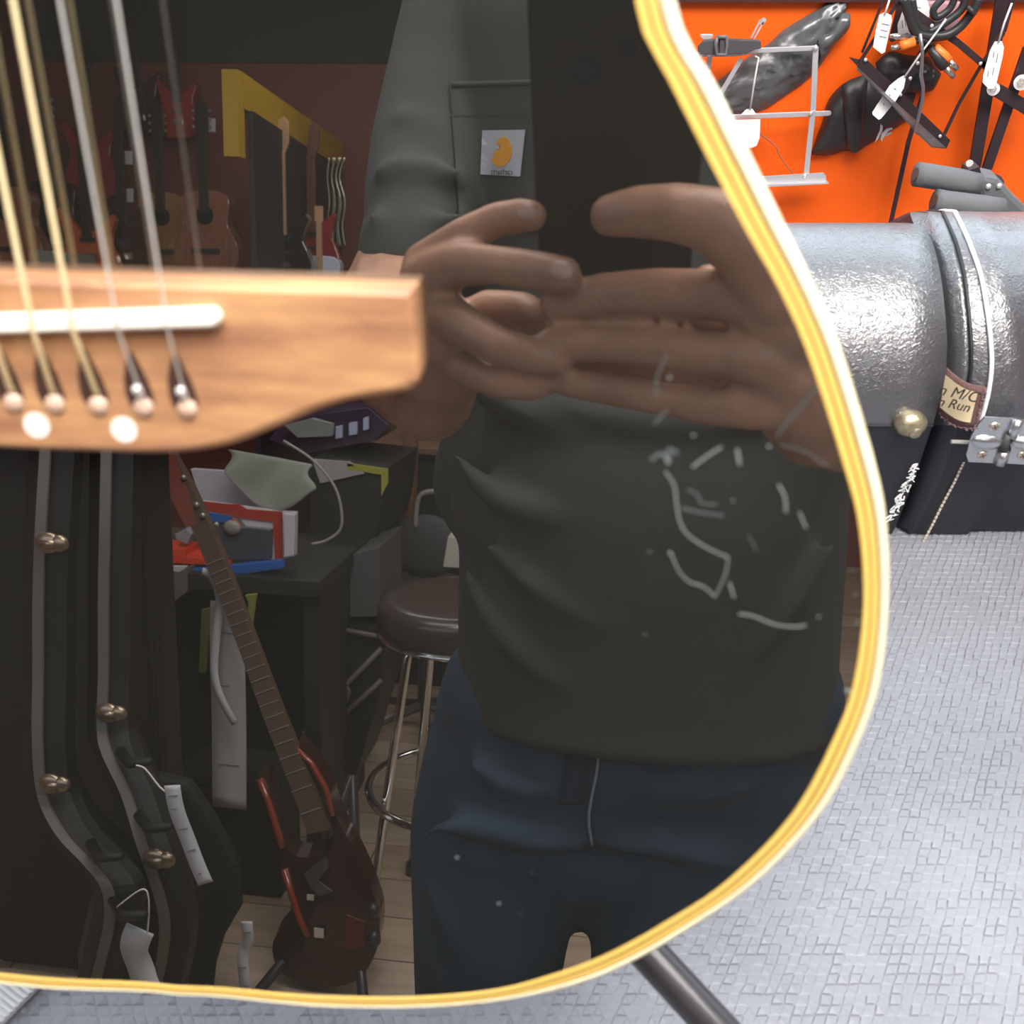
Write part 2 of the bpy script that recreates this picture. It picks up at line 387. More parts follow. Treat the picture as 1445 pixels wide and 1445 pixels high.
# pins, slots, dots
M_steel = mat('plain_steel', (.78, .78, .76), .35, .45); M_bronze = mat('bronze_wound', (.95, .78, .45), .5, .15, bump=.5, bscale=3000)
pins = [(-40, 567), (20, 568), (78, 569), (139, 570), (203, 571), (264, 572)]
PU = [gc(gp(x, y, BH))[0] for x, y in pins]; PU[0] = PU[1]-.0112; PWc = gc(gp(139, 570, BH))[1]
for i in range(6):
    u = PU[i]
    tear = [(.0004, .0135), (.0018, .0098), (.0030, .006), (.0036, .002), (.0033, -.0008), (-.0028, -.0008), (-.0034, .002), (-.0030, .006), (-.0016, .0100)]
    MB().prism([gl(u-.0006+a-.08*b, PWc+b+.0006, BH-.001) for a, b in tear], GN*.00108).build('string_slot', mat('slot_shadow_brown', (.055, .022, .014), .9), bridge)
    MB().ball(gl(u, PWc-.0004, BH), (.0026, .0026, .0014), 16, 8, AX).build('bridge_pin', mat('cream_pin', (.60, .42, .32), .3), bridge, smooth=True)
for x, y in ((52, 600), (175, 606)):
    u, w_ = gc(gp(x, y, BH)); MB().tube([gl(u, w_, BH-.001), gl(u, w_, BH+.0002)], .0033, 28).build('dot_inlay', mat('pearl', (.93, .90, .84), .25), bridge)
# strings: nearest three are wound, two plain ones
SH = BH+.0042
def gs(px, py, h): return gc(gp(px, py, h))
st_up = [None, ((-48, 0), (-28, 385)), ((-46, 0), (31, 385)), ((19, 0), (89, 385)), ((86, 0), (154, 385)), ((166, 0), (226, 385))]
sw = s0[1]
for i in range(6):
    if i == 0: du, tu = PU[0]+.0006, PU[0]+.004
    else:
        a = gs(*st_up[i][1], SH); du = a[0]; tu = gs(*st_up[i][0], SH)[0]
        if i == 1: du = PU[1]+.0002; tu = du+.0005
    wsad = s1[1]+k*(du-s1[0])
    up = Vector((tu-du, gs(10, 0, SH)[1]-gs(10, 385, SH)[1])); up = up*(1/up.y)
    far = .70
    pu = PU[i]+(.0004 if i < 4 else .0002)
    path = [gl(pu, PWc+.0016, BH-.0015), gl(pu-.0002, PWc+.0035, BH+.0008), gl(du-.0002, wsad-.0012, SH-.0003), gl(du, wsad, SH), gl(du+up.x*.02, wsad+.02, SH)]
    path += [gl(du+up.x*(far*q/4), wsad+far*q/4, SH) for q in (1, 2, 3, 4)]
    r = (.0008, .00072, .00066, .0006, .00036, .00034)[i]
    MB().tube(path, r, 8).build('string', M_bronze if i < 4 else M_steel, gt, smooth=True)
    if i >= 4:
        b = gl(PU[i]-.0006, PWc+.0045, BH+.0012); MB().tube([b-GU*.0003+GW*.0004, b+GU*.0003-GW*.0004, gl(PU[i]+.0004, PWc+.0016, BH+.0006)], [.0013, .0012, .0006], 10).ball(b, .0013, 10, 8).build('ball_end', mat('bright_nickel', (.85, .85, .85), .2, .6), gt, smooth=True)
# scratches in the lacquer
M_scr = mat('white_scratch', (.19, .22, .215), .7); M_scr2 = mat('faint_scratch', (.065, .08, .08), .7)
def scr(pts, wd, m=M_scr):
    wd *= .75
    P = smoothpts([gp(x, y, .0002) for x, y in pts], 4); rows = []
    for i, p in enumerate(P):
        t = (P[min(i+1, len(P)-1)]-P[max(i-1, 0)]).normalized(); e = t.cross(GN).normalized()
        rows.append([p-e*wd*.5, p+e*wd*.5])
    MB().grid(rows).build('scratch', m, gt, fix=False, solid=.00005)
cs = lambda L: [(840+x/3.14, 500+y/3.14) for x, y in L]
scr(cs([(310, 520), (350, 580), (360, 660), (375, 740), (410, 800), (500, 860), (590, 900)]), .0006)
scr(cs([(590, 900), (575, 980), (530, 1075)]), .0004); scr(cs([(530, 1075), (480, 1030), (420, 1010), (370, 960), (335, 880)]), .0005)
scr(cs([(635, 1150), (700, 1160), (790, 1195), (880, 1208), (935, 1200)]), .0007)
scr(cs([(810, 575), (840, 630), (845, 700)]), .0007); scr(cs([(905, 700), (935, 770)]), .0006)
scr(cs([(680, 800), (715, 870)]), .0005, M_scr2); scr(cs([(595, 1010), (615, 1080)]), .0006)
scr(cs([(985, 140), (900, 245), (850, 300), (805, 365)]), .0007, M_scr2); scr(cs([(820, 400), (930, 430), (1030, 495)]), .0006, M_scr2)
scr(cs([(560, 410), (490, 455), (430, 500)]), .0008); scr(cs([(630, 420), (640, 490)]), .0009)
scr(cs([(410, 600), (450, 620), (475, 660), (540, 665)]), .0009, M_scr2); scr(cs([(380, 680), (460, 700), (570, 715)]), .001, M_scr2)
scr(cs([(320, 0), (275, 100), (270, 190)]), .0006, M_scr2); scr(cs([(320, 245), (260, 310)]), .0008, M_scr2)
scr(cs([(245, 470), (290, 440), (330, 470), (325, 420), (365, 440)]), .0016, M_scr2); scr(cs([(310, 440), (325, 485)]), .0012)
for x, y, r in [(770, 408, .0009), (330, 880, .0008), (240, 875, .0005), (1160, 1188, .0007), (1155, 1062, .0006), (1175, 1240, .0005), (435, 360, .0008), (330, 105, .0008), (455, 1020, .0007), (1135, 955, .0005), (220, 1240, .0005), (990, 1165, .0006), (610, 650, .0006)]:
    q = gc(gp(840+x/3.14, 500+y/3.14)); MB().ball(gl(q[0], q[1], .0), (r*.5, r*.5, .0002), 10, 4, AX).build('scratch', M_scr, gt)
for x, y, r in [(704, 1275, .0005), (645, 1210, .0005), (750, 1231, .0003), (735, 1289, .0003), (1196, 975, .0008)]:
    q = gc(gp(x, y)); MB().ball(gl(q[0], q[1], .0), (r, r, .0002), 10, 4, AX).build('scratch', M_scr2 if r < .0005 else M_scr, gt)
# guitar stand
M_blk = mat('black_satin_tube', (.035, .033, .038), .38, coat=.2)
sbase = Vector((GB.x, GB.y+.06, ZM))
gs_ = thing('guitar_stand', sbase, 'black tubular guitar stand carrying the black guitar, one leg showing below it', 'stand')
pA = P_t(915, 1345, .45); pB = P_t(1035, 1475, .435)
dleg = (pB-pA).normalized(); t_ = (ZM+.012-pA.z)/dleg.z; foot = pA+dleg*t_
hub = Vector((GB.x+.02, GB.y+.135, pA.z+.10))
MB().tube([pA-dleg*.06, pA, foot], .0085, 16).build('leg', M_blk, gs_, smooth=True)
MB().tube([foot-dleg*.02, foot+dleg*.008], .0115, 14).build('rubber_foot', M_blk, gs_, smooth=True)
f2 = Vector((2*GB.x-foot.x-.05, foot.y+.02, foot.z)); MB().tube([hub, f2], .0085, 16).build('leg', M_blk, gs_, smooth=True)
f3 = Vector((GB.x, GB.y+.32, ZM+.009)); MB().tube([hub, f3], .0085, 16).build('leg', M_blk, gs_, smooth=True)
MB().tube([hub, pA-dleg*.055], .0085, 16).build('leg', M_blk, gs_, smooth=True)
MB().tube([hub-Vector((0, 0, .03)), hub+Vector((0, .01, .3))], .010, 16).build('post', M_blk, gs_, smooth=True)
yb = gl(cx, -.315, -.05)
for s_ in (-1, 1):
    b0 = gl(cx+s_*.07, -.318, -TB-.012); b1 = gl(cx+s_*.07, -.318, -.05)
    MB().tube([hub, b0, b1, b1+GW*.0], .008, 14).build('cradle_arm', M_blk, gs_, smooth=True)

# ================================================================ CASES ON THE MAT
M_vin = mat('black_grained_vinyl', (.05, .052, .06), .42, spec=1., bump=.5, bscale=190, btype='vor', coat=1., crough=.34); M_vin.node_tree.nodes['Principled BSDF'].inputs['Coat IOR'].default_value = 1.95
M_vin2 = mat('black_smooth_vinyl', (.022, .022, .03), .42, bump=.2, bscale=300, btype='vor')
YF = .646; ZF = P_Y(1200, 600, YF).z            # foremost point of both arched lids
def arc_r(py): a = PHI-math.atan((722.5-py)/FP); return ((H-ZF)*math.cos(a)-YF*math.sin(a))/(1+math.sin(a))
def arcY(py, r):
    """where the ray of row py meets the lid's arch (or touches it)"""
    a = PHI-math.atan((722.5-py)/FP); dy, dz = math.cos(a), -math.sin(a); cy, cz = YF+r, ZF-H
    b_ = dy*cy+dz*cz; disc = b_*b_-(cy*cy+cz*cz-r*r); t = b_-math.sqrt(max(disc, 0)); return t*dy
def interp(keys, x):
    if x <= keys[0][0]: return keys[0][1]
    for (a, b), (c, d) in zip(keys, keys[1:]):
        if x <= c: return b+(d-b)*(x-a)/(c-a)
    return keys[-1][1]
KEYPY = [300, 318, 345, 385, 430, 480, 520, 570, 600, 620, 680, 745]
def make_prof(top):
    r = arc_r(top); pys = [top+.3, top+4, top+12, top+25, top+45, 385, 415, 450, 485, 520, 560, 600, 622, 680, 745]
    Ys = [arcY(p, r) if p <= 600 else YF+{622: .0015, 680: .006, 745: .010}[p] for p in pys]
    def prof(px_list, dy=0.): k = list(zip(KEYPY, px_list)); return [P_Y(interp(k, p), p, Y+dy) for p, Y in zip(pys, Ys)]
    def back(P0):
        cy, cz = YF+r, ZF; out = []; a0 = math.atan2(P0.z-cz, P0.y-cy)
        for k in range(7): a = a0*(k)/7; out.append(Vector((P0.x, cy+r*1.15*math.cos(a) if k == 0 else cy+r*(1+.5*(1-k/7))*math.cos(a), cz+r*math.sin(a))))
        return [Vector((P0.x, out[0].y, BZ))]+out
    return prof, back, pys.index(600)
BZ = ZM+.0012
def case_cols(cols, back):
    out = []
    for c in cols: b = c[-1]; out.append(back(c[0])+c+[Vector((b.x, b.y+.003, BZ))])
    return out
c1 = thing('instrument_case', (.1, .9, BZ), 'black grained instrument case with a domed brass foot, beside the guitar edge', 'case')
edge = [1280, 1303, 1318, 1327, 1333, 1337, 1335, 1326, 1316, 1309, 1289, 1263]
prof, back1, i600 = make_prof(315.5)
e3 = prof(edge); seam = 8+i600
xr = .322
cols = []
for xx, ins in [(-.12, .03), (-.10, .008), (-.08, 0), (.05, 0), (.2, 0), (.29, 0), (None, 0)]:
    if xx is None: cols.append([Vector(p) for p in e3])
    else: cols.append([Vector((xx, p.y+ins, p.z-ins*.4)) for p in e3])
# right flank turns in
cols.append([Vector((p.x+.002, p.y+.006, p.z-.003)) for p in e3]); cols.append([Vector((p.x+.001, p.y+.03, p.z-.012)) for p in e3])
cc = case_cols(cols, back1)
def split_build(cc, rows, nm, m, par):
    mb = MB(); mb.grid([[c[i] for i in rows] for c in cc])
    return mb.build(nm, m, par, smooth=True, fix=True)
nr = len(cc[0])
lid = split_build(cc, list(range(0, seam+1)), 'lid', M_vin, c1)
base = split_build(cc, list(range(seam, nr)), 'base', M_vin2, c1)
for cidx in (0, -1): MB().add([p for p in cc[cidx]], [tuple(range(nr))]).build('end_panel', M_vin2, c1)
seamline = [c[seam]+Vector((0, -.0006, 0)) for c in cc[:-1]]
MB().tube(seamline, .0011, 6).build('seam', mat('dark_seam', (.015, .015, .018), .5), c1)
fp = P_Y(1284, 597, .644)
M_brass = mat('tarnished_brass', (.55, .48, .33), .38, .75, var=.5, vscale=120, bump=.3, bscale=500)
ax3 = (Vector((1, 0, 0)), Vector((0, 0, 1)), Vector((0, -1, 0)))
MB().ball(fp, (.0128, .0105, .010), 22, 12, ax3).build('dome_foot', M_brass, c1, smooth=True)
MB().ball(fp+Vector((.002, -.0085, -.003)), (.005, .005, .0026), 16, 8, ax3).build('rivet', M_brass, c1, smooth=True)
fz = MB(); rf = random.Random(7)
for k in range(46):
    t = k/45; px = 1296-38*t+rf.uniform(-4, 4); py = 655+75*t; p = P_Y(px, py, .6465)
    fz.tube([p, p+Vector((rf.uniform(-.005, .002), -.002, rf.uniform(-.003, .003))), p+Vector((rf.uniform(-.006, .001), -.003, rf.uniform(-.005, .004)))], [.0007, .0006, .0003], 5)
o = fz.build('frayed_edge', mat('white_fray', (.85, .85, .86), .8), c1); o['kind'] = 'stuff'
# case 2
c2 = thing('instrument_case', (.5, .9, BZ), 'black grained case with white piping, steel hinge and cloth patch, at the right', 'case')
def row(vals): return vals
prof, back2, i600 = make_prof(299)
k0 = [1305, 1312, 1322, 1330, 1338, 1341, 1339, 1330, 1320, 1313, 1292, 1266]
k1 = [1311, 1325, 1338, 1350, 1358, 1361, 1360, 1352, 1344, 1338, 1316, 1287]
k2 = [1330, 1339, 1350, 1360, 1366, 1370, 1370, 1362, 1356, 1350, 1330, 1298]
k3 = [1347, 1356, 1368, 1382, 1391, 1397, 1398, 1391, 1381, 1373, 1345, 1312]
k4 = [1386, 1398, 1412, 1425, 1436, 1443, 1449, 1447, 1440, 1432, 1410, 1372]
def lift(c, d): return [Vector((p.x, p.y-d, p.z+d*.5)) for p in c]
K1, K2, K3, K4 = prof(k1), prof(k2), prof(k3), prof(k4)
K0 = [Vector((p.x, p.y+.03, p.z-.012)) for p in prof(k0)]
cols = [K0, prof(k0, .012), K1, [p.lerp(q, .6) for p, q in zip(K1, K2)], lift(K2, -.0015), [p.lerp(q, .12) for p, q in zip(K2, K3)], K3, [p.lerp(q, .5) for p, q in zip(K3, K4)], K4, [Vector((p.x+.003, p.y+.004, p.z-.003)) for p in K4], [Vector((p.x+.18, p.y+.004, p.z-.003)) for p in K4], [Vector((p.x+.32, p.y+.004, p.z-.003)) for p in K4], [Vector((p.x+.335, p.y+.03, p.z-.02)) for p in K4]]
cc2 = case_cols(cols, back2)
split_build(cc2, list(range(0, seam+1)), 'lid', M_vin, c2)
split_build(cc2, list(range(seam, nr)), 'base', M_vin2, c2)
for cidx in (0, -1): MB().add([p for p in cc2[cidx]], [tuple(range(nr))]).build('end_panel', M_vin2, c2)
fwd = Vector((0, -.0012, .0006))
MB().tube([p+fwd for p in cc2[6][3:8]+smoothpts(K3[:12], 3)], .0017, 8).build('piping', mat('white_piping', (.9, .9, .88), .5), c2, smooth=True)
MB().tube([p+fwd*.3 for p in cc2[4][3:8]+smoothpts(K2[:12], 3)], .0014, 8).build('edge_seam', mat('dark_seam', (.015, .015, .018), .5), c2, smooth=True)
stp = [(1360, 652), (1347, 680), (1330, 712), (1314, 744), (1301, 768)]; S = smoothpts([P_Y(x, y, .650) for x, y in stp], 6)
M_th = mat('cream_thread', (.75, .68, .55), .7)
for i in range(0, len(S)-1, 1):
    a, b = S[i], S[i+1]; MB().tube([a, a.lerp(b, .62)], .0010, 6).build('stitch', M_th, c2)
MB().tube([P_Y(1342, 623, .640), P_Y(1366, 624, .640)], .0016, 8).build('wear_mark', mat('pale_wear', (.55, .55, .5), .6), c2)
# patch
def pp(x, y, d=.0): return P_Y(1245+x/4.815, 480+y/4.815, .632-d)
pt = MB(); grid_ = []
TL, TR, BR_, BL = (437, 190), (705, 318), (630, 600), (385, 500)
for j in range(7):
    v = j/6; rowp = []
    for i in range(9):
        u = i/8; x = (TL[0]*(1-u)+TR[0]*u)*(1-v)+(BL[0]*(1-u)+BR_[0]*u)*v; y = (TL[1]*(1-u)+TR[1]*u)*(1-v)+(BL[1]*(1-u)+BR_[1]*u)*v + 34*math.sin(PI*u)
        rowp.append(pp(x, y, .002*math.sin(PI*u)-.012*(1-u)**2))
    grid_.append(rowp)
patch = MB().grid(grid_).build('patch', mat('brown_patch_border', (.16, .085, .08), .9, bump=1, bscale=900), c2, smooth=True, solid=.0012)
g2 = [[grid_[j][i].lerp(grid_[j+1 if j < 3 else j-1][i], .35) + Vector((0, -.0014, 0)) for i in range(0, 8)] for j in (0, 1, 2, 3, 4, 5, 6)]
g2 = [r_ for r_ in g2[0:]]
inn = []
for j in range(7):
    v = .14+.72*j/6; rowp = []
    for i in range(9):
        u = .0+.83*i/8; x = (TL[0]*(1-u)+TR[0]*u)*(1-v)+(BL[0]*(1-u)+BR_[0]*u)*v; y = (TL[1]*(1-u)+TR[1]*u)*(1-v)+(BL[1]*(1-u)+BR_[1]*u)*v + 34*math.sin(PI*u)
        rowp.append(pp(x, y, .0015+.002*math.sin(PI*u)-.012*(1-u)**2))
    inn.append(rowp)
MB().grid(inn).build('cloth_face', mat('cream_cloth', (.85, .70, .45), .9, bump=.5, bscale=1500), patch, smooth=True)
M_ink = mat('black_ink', (.03, .02, .02), .8)
def pt_text(s, x, y, px, size):
    o_ = pp(x, y, .0055); xa = pp(x+40, y+9, .0055)-o_; ya = pp(x+6, y-40, .0055)-o_
    xa.normalize(); ya = (ya-xa*ya.dot(xa)).normalized()
    return textobj('lettering', s, size, M_ink, patch, o_, xa, ya, .0002)
pt_text('n M/C', 524, 366, 0, .0122); pt_text('n Run', 492, 440, 0, .0108)
fz = MB()
for k in range(90):
    t = k/89
    if t < .45: u = t/.45; q = grid_[6][min(8, int(u*8))].lerp(grid_[6][min(8, int(u*8)+1)], u*8 % 1)
    else: u = (t-.45)/.55; q = grid_[min(6, int(u*6))][8].lerp(grid_[min(6, int(u*6)+1)][8], u*6 % 1)
    fz.tube([q, q+Vector((rf.uniform(-.002, .002), -.0018, rf.uniform(-.002, .002)))], [.0005, .0002], 5)
o = fz.build('loose_threads', mat('mauve_thread', (.28, .17, .19), .9), patch); o['kind'] = 'stuff'
# hinge
M_zinc = mat('zinc_plated_steel', (.55, .57, .60), .28, .9, bump=.08, bscale=120)
def hp(x, y, d=0.): return P_Y(1245+x/4.815, 480+y/4.815, .634-d)
hg = MB().prism([hp(*q) for q in [(690, 515), (890, 525), (870, 640), (850, 700), (800, 830), (580, 820), (565, 770), (600, 640), (650, 560)]], (0, -.0018, 0)).build('hinge', M_zinc, c2, bevel=.0004)
MB().prism([hp(*q) for q in [(905, 530), (1130, 545), (1130, 850), (840, 830), (870, 730), (850, 650)]], (0, -.0018, 0)).build('hinge_leaf', M_zinc, hg, bevel=.0004)
MB().tube([hp(925, 540, .003), hp(880, 655, .003)], .0042, 14).build('knuckle', M_zinc, hg, smooth=True)
MB().tube([hp(860, 640, .003), hp(815, 760, .003)], .0030, 14).build('knuckle', mat('dark_gap', (.06, .06, .06), .5), hg, smooth=True)
MB().tube([hp(830, 755, .003), hp(795, 840, .003)], .0042, 14).build('knuckle', M_zinc, hg, smooth=True)
axh = (Vector((1, 0, -.15)).normalized(), Vector((.15, 0, 1)).normalized(), Vector((0, -1, 0)))
MB().ball(hp(710, 690, .0015), (.0125, .0065, .0045), 20, 10, axh).build('hinge_boss', M_zinc, hg, smooth=True)
MB().ball(hp(1000, 700, .0015), (.0155, .0060, .0045), 20, 10, axh).build('hinge_boss', M_zinc, hg, smooth=True)
for x, y in ((762, 585), (680, 778), (950, 780), (1090, 600)):
    p = hp(x, y, .0018); sc_ = MB().ball(p, (.0042, .0036, .0018), 16, 8, ax3).build('screw', mat('old_screw', (.6, .56, .48), .35, .8), hg, smooth=True)
    for a in (.5, 2.07): MB().box(p+Vector((0, -.0017, 0)), .0045, .0005, .0007, (Vector((math.cos(a), 0, math.sin(a))), Vector((0, 1, 0)), Vector((-math.sin(a), 0, math.cos(a))))).build('screw_slot', mat('rust', (.12, .05, .03), .8), hg)

# ================================================================ ON THE ORANGE WALL
def wp(px, py, off=.0): return P_Y(px, py, YW-off)
ZD = lambda px, py, off=0.: (wp(px, py, off)-CAM).dot(CF)/FP
def bar(pts, wpx, off, th=.002, ends=True):
    """flat bar through picture points, lying parallel to the wall"""
    P = [wp(x, y, off) for x, y in pts]; mb = MB(); s = ZD(*pts[0], off)*wpx/2
    for i in range(len(P)-1):
        a, b = P[i], P[i+1]; t = (b-a).normalized(); e = t.cross(Vector((0, 1, 0))).normalized()*s
        poly = [a-e, b-e]
        if ends and i == len(P)-2: poly += [b+e*math.sin(q)*1-e*0+t*s*math.cos(q) for q in (-PI/3, -PI/6, 0, PI/6, PI/3)]
        poly += [b+e, a+e]
        if ends and i == 0: poly += [a-t*s*.8]
        mb.prism(poly, (0, -th, 0))
    return mb
c3 = lambda L: [(960+x/5.1625, y/5.1607) for x, y in L]      # from the crop of the silver stand
c4 = lambda L: [(1140+x/4.515, y/4.515) for x, y in L]       # from the crop of the black stand
M_sil = mat('silver_enamel', (.60, .60, .63), .3, .35); M_blkst = mat('black_enamel_steel', (.045, .03, .035), .35, .2); M_riv = mat('nickel_rivet', (.9, .9, .9), .2, .6)
ss = thing('music_stand', wp(1080, 150, .02), 'folded silver wire music stand hanging flat on the orange wall', 'music stand', None)
O = .030
for L, wd, off in [([(60, 398), (380, 392), (470, 380), (560, 365), (990, 348)], 34, O), ([(985, 340), (965, 800), (915, 1270)], 42, O+.004), ([(375, 850), (1080, 822)], 36, O+.002), ([(440, 430), (295, 680)], 34, O+.004), ([(215, 400), (195, 560)], 34, O)]:
    bar(c3(L), wd/5.16, off).build('bar', M_sil, ss, bevel=.0006)
# slotted arm
for q in (-11, 11): bar(c3([(525+q*.9, 275+q*.5), (590+q, 155+q*.6)]), 11/5.16, O+.002).build('slotted_arm', M_sil, ss)
bar(c3([(588, 165), (606, 145)]), 34/5.16, O+.002).build('slotted_arm', M_sil, ss)
tr = MB(); a, b = [wp(*q, O+.006) for q in c3([(560, 1300), (1060, 1285)])]
tr.prism([wp(*q, O+.006) for q in c3([(560, 1285), (1040, 1255), (1058, 1275), (1060, 1315), (560, 1330)])], (0, -.0018, 0))
tr.prism([wp(*q, O+.006) for q in c3([(560, 1330), (1070, 1315), (1070, 1322), (560, 1348)])], (0, -.008, 0))
tr.build('lip', M_sil, ss)
for x, y in [(988, 350), (950, 825), (907, 1283), (213, 398), (468, 385), (150, 398)]:
    MB().ball(wp(*c3([(x, y)])[0], O+.008), (.0026, .0026, .0016), 12, 6, ax3).build('rivet', M_riv, ss, smooth=True)
MB().prism([wp(*q, O+.006) for q in c3([(145, 245), (235, 245), (238, 262), (215, 285), (165, 285), (143, 262)])], (0, -.003, 0)).build('wing_nut', M_sil, ss, bevel=.0006)
# strap with buckle
M_web = mat('dark_grey_webbing', (.085, .08, .085), .8, bump=.6, bscale=900)
sp = thing('webbing_strap', wp(1035, 65, .035), 'dark grey webbing strap with plastic buckle wrapped on the silver music stand', 'strap')
MB().prism([wp(*q, O+.010) for q in c3([(125, 335), (165, 290), (300, 272), (540, 285), (580, 290), (585, 345), (540, 352), (480, 380), (250, 392), (125, 385)])], (0, -.006, 0)).build('webbing', M_web, sp, bevel=.0012)
bk = MB(); R_ = [wp(*q, O+.019) for q in smoothpts([Vector((x, y, 0)) for x, y in [(265, 275), (335, 268), (338, 330), (330, 400), (262, 400), (258, 330), (265, 275)]], 1) and c3([(268, 270), (335, 268), (341, 330), (333, 398), (264, 398), (258, 330), (268, 270)])]
bk.tube(R_, .0022, 8); bk.build('buckle', mat('grey_plastic', (.16, .16, .17), .35), sp, smooth=True)
MB().prism([wp(*q, O+.017) for q in c3([(288, 280), (320, 278), (322, 392), (285, 392)])], (0, -.002, 0)).build('buckle_bar', M_web, sp)
# tags
M_tag = mat('white_tag_card', (.92, .92, .91), .6); M_tie = mat('white_string', (.85, .83, .80), .7); M_print = mat('grey_print', (.25, .23, .28), .8)
def tagthing(poly, tie, off, lab, marks=(), cols_=None, grp=None):
    P = [wp(x, y, off) for x, y in poly]; ctr = sum(P, Vector())/len(P)
    t = thing('price_tag', ctr, lab, 'tag', grp)
    MB().prism(P, (0, -.0008, 0)).build('card', M_tag, t)
    if tie: MB().tube([wp(x, y, off+.002) for x, y in tie], .0011, 6).build('tie', M_tie, t, smooth=True)
    for m in marks: bar(list(m), 1.0, off+.0008, .0004, False).build('print_line', M_print, t)
    return t
tagthing(c3([(400, 872), (582, 868), (578, 1000), (555, 1060), (520, 1075), (380, 1075), (380, 900)]), c3([(508, 800), (545, 560), (570, 420), (545, 410)]), O+.016, 'blank white tag hanging by a string from the silver music stand')
MB().prism([wp(*q, O+.014) for q in c3([(440, 835), (480, 795), (525, 792), (555, 832)])], (0, -.001, 0)).build('card', M_tag, bpy.data.objects['price_tag'])
tagthing(c4([(410, 715), (520, 545), (575, 500), (612, 480), (622, 500), (610, 560), (560, 640), (465, 755), (450, 762), (412, 730)]), c4([(618, 488), (720, 340), (850, 165), (880, 120)]), .075, 'long white tag lying diagonally across the black music stand', [c4([(480, 655), (486, 672)]), c4([(517, 600), (525, 612)]), c4([(548, 562), (562, 570)])])
tagthing(c4([(455, 95), (490, 78), (530, 95), (535, 130), (520, 190), (490, 330), (470, 342), (415, 300), (430, 200)]), c4([(490, 90), (520, 0)]), .066, 'white printed tag behind the upper left of the black music stand', [c4([(470, 150), (520, 160)]), c4([(462, 190), (508, 200)]), c4([(455, 230), (500, 240)])])
tagthing(c4([(655, 0), (760, 0), (780, 60), (770, 110), (740, 130), (665, 225), (575, 225), (570, 160), (610, 50)]), None, .035, 'large white tag behind the coiled cable at the top', [c4([(680, 45), (720, 50)]), c4([(600, 130), (605, 180)]), c4([(615, 110), (625, 170)])])
tagthing(c4([(1190, 265), (1235, 262), (1248, 300), (1240, 360), (1200, 530), (1180, 565), (1150, 565), (1112, 525), (1115, 480), (1160, 320)]), c4([(1215, 270), (1250, 150), (1300, 20)]), .075, 'white printed tag hanging on the right pair of black legs', [c4([(1185, 330), (1180, 370)]), c4([(1210, 340), (1200, 400)]), c4([(1150, 450), (1145, 490)]), c4([(1185, 430), (1175, 480)])])
# crumpled plastic bag
M_poly = mat('black_polythene', (.10, .105, .11), .30, spec=1., bump=1., bscale=40)
def crumple(poly_t, poly_b, nseg, thick, off, amp, seed, ncr=12):
    r = random.Random(seed); rows = []; N = len(poly_t)
    T = smoothpts([Vector((x, y, 0)) for x, y in poly_t], nseg); B = smoothpts([Vector((x, y, 0)) for x, y in poly_b], nseg); n_ = len(T)
    front = []
    for i in range(n_):
        rw = []
        for j in range(ncr+1):
            v = j/ncr; q = T[i].lerp(B[i], v); e = math.sin(PI*v)**.6*math.sin(PI*min(1, (i+.6)/n_))**.35
            d = off+thick*e+(amp*(abs(math.sin(i*.9+j*1.3+seed))+r.uniform(-.5, .9)) if 0 < j < ncr else 0)*e
            rw.append(wp(q.x, q.y, d))
        front.append(rw)
    back = [[wp((T[i].lerp(B[i], j/ncr)).x, (T[i].lerp(B[i], j/ncr)).y, off-.001) for j in range(ncr+1)] for i in range(n_)]
    mb = MB(); mb.grid(front); mb.grid(back)
    return mb
pb = thing('plastic_bag', wp(1100, 80, .01), 'crumpled black plastic bag behind the silver music stand', 'bag')
crumple(c3([(-120, 560), (200, 620), (440, 450), (640, 320), (760, 210), (980, 80), (1100, 5), (1215, 5)]), c3([(-60, 900), (380, 850), (600, 800), (760, 700), (950, 560), (1060, 420), (1170, 240), (1210, 60)]), 5, .011, .002, .0075, 3, 11).build('film', M_poly, pb, smooth=True)
crumple(c3([(1000, 270), (1080, 230), (1180, 100), (1240, 100)]), c3([(1030, 440), (1120, 330), (1200, 250), (1240, 190)]), 3, .008, .014, .005, 5, 5).build('film', M_poly, pb, smooth=True)
# black pouch
M_pou = mat('black_coated_cloth', (.028, .026, .028), .42, spec=.6)
po = thing('cloth_pouch', wp(1240, 150, .01), 'black folded pouch with a white mark hanging behind the black music stand', 'pouch')
crumple(c4([(20, 970), (90, 780), (130, 640), (230, 530), (350, 480), (430, 470), (700, 560)]), c4([(30, 985), (130, 990), (240, 960), (300, 975), (370, 930), (470, 870), (640, 760)]), 6, .022, .004, .0015, 9).build('pouch_body', M_pou, po, smooth=True)
crumple(c4([(215, 545), (260, 520), (330, 490), (385, 480)]), c4([(245, 930), (275, 970), (320, 965), (350, 925)]), 6, .014, .022, .0008, 2).build('pouch_fold', M_pou, po, smooth=True)
crumple(c4([(430, 400), (520, 330), (640, 350), (760, 360), (800, 400), (850, 470)]), c4([(470, 600), (560, 640), (640, 600), (740, 590), (800, 570), (840, 500)]), 5, .012, .012, .004, 6).build('pouch_flap', M_pou, po, smooth=True)
M_logo = mat('white_logo_print', (.8, .8, .78), .6)
MB().prism([wp(*q, .040) for q in c4([(462, 790), (476, 800), (474, 830), (450, 878), (428, 905), (440, 870), (458, 830)])], (0, -.001, 0)).build('white_mark', M_logo, po)
MB().prism([wp(*q, .040) for q in c4([(470, 850), (500, 820), (535, 812), (540, 822), (512, 834), (488, 862), (470, 900), (462, 880)])], (0, -.001, 0)).build('white_mark', M_logo, po)
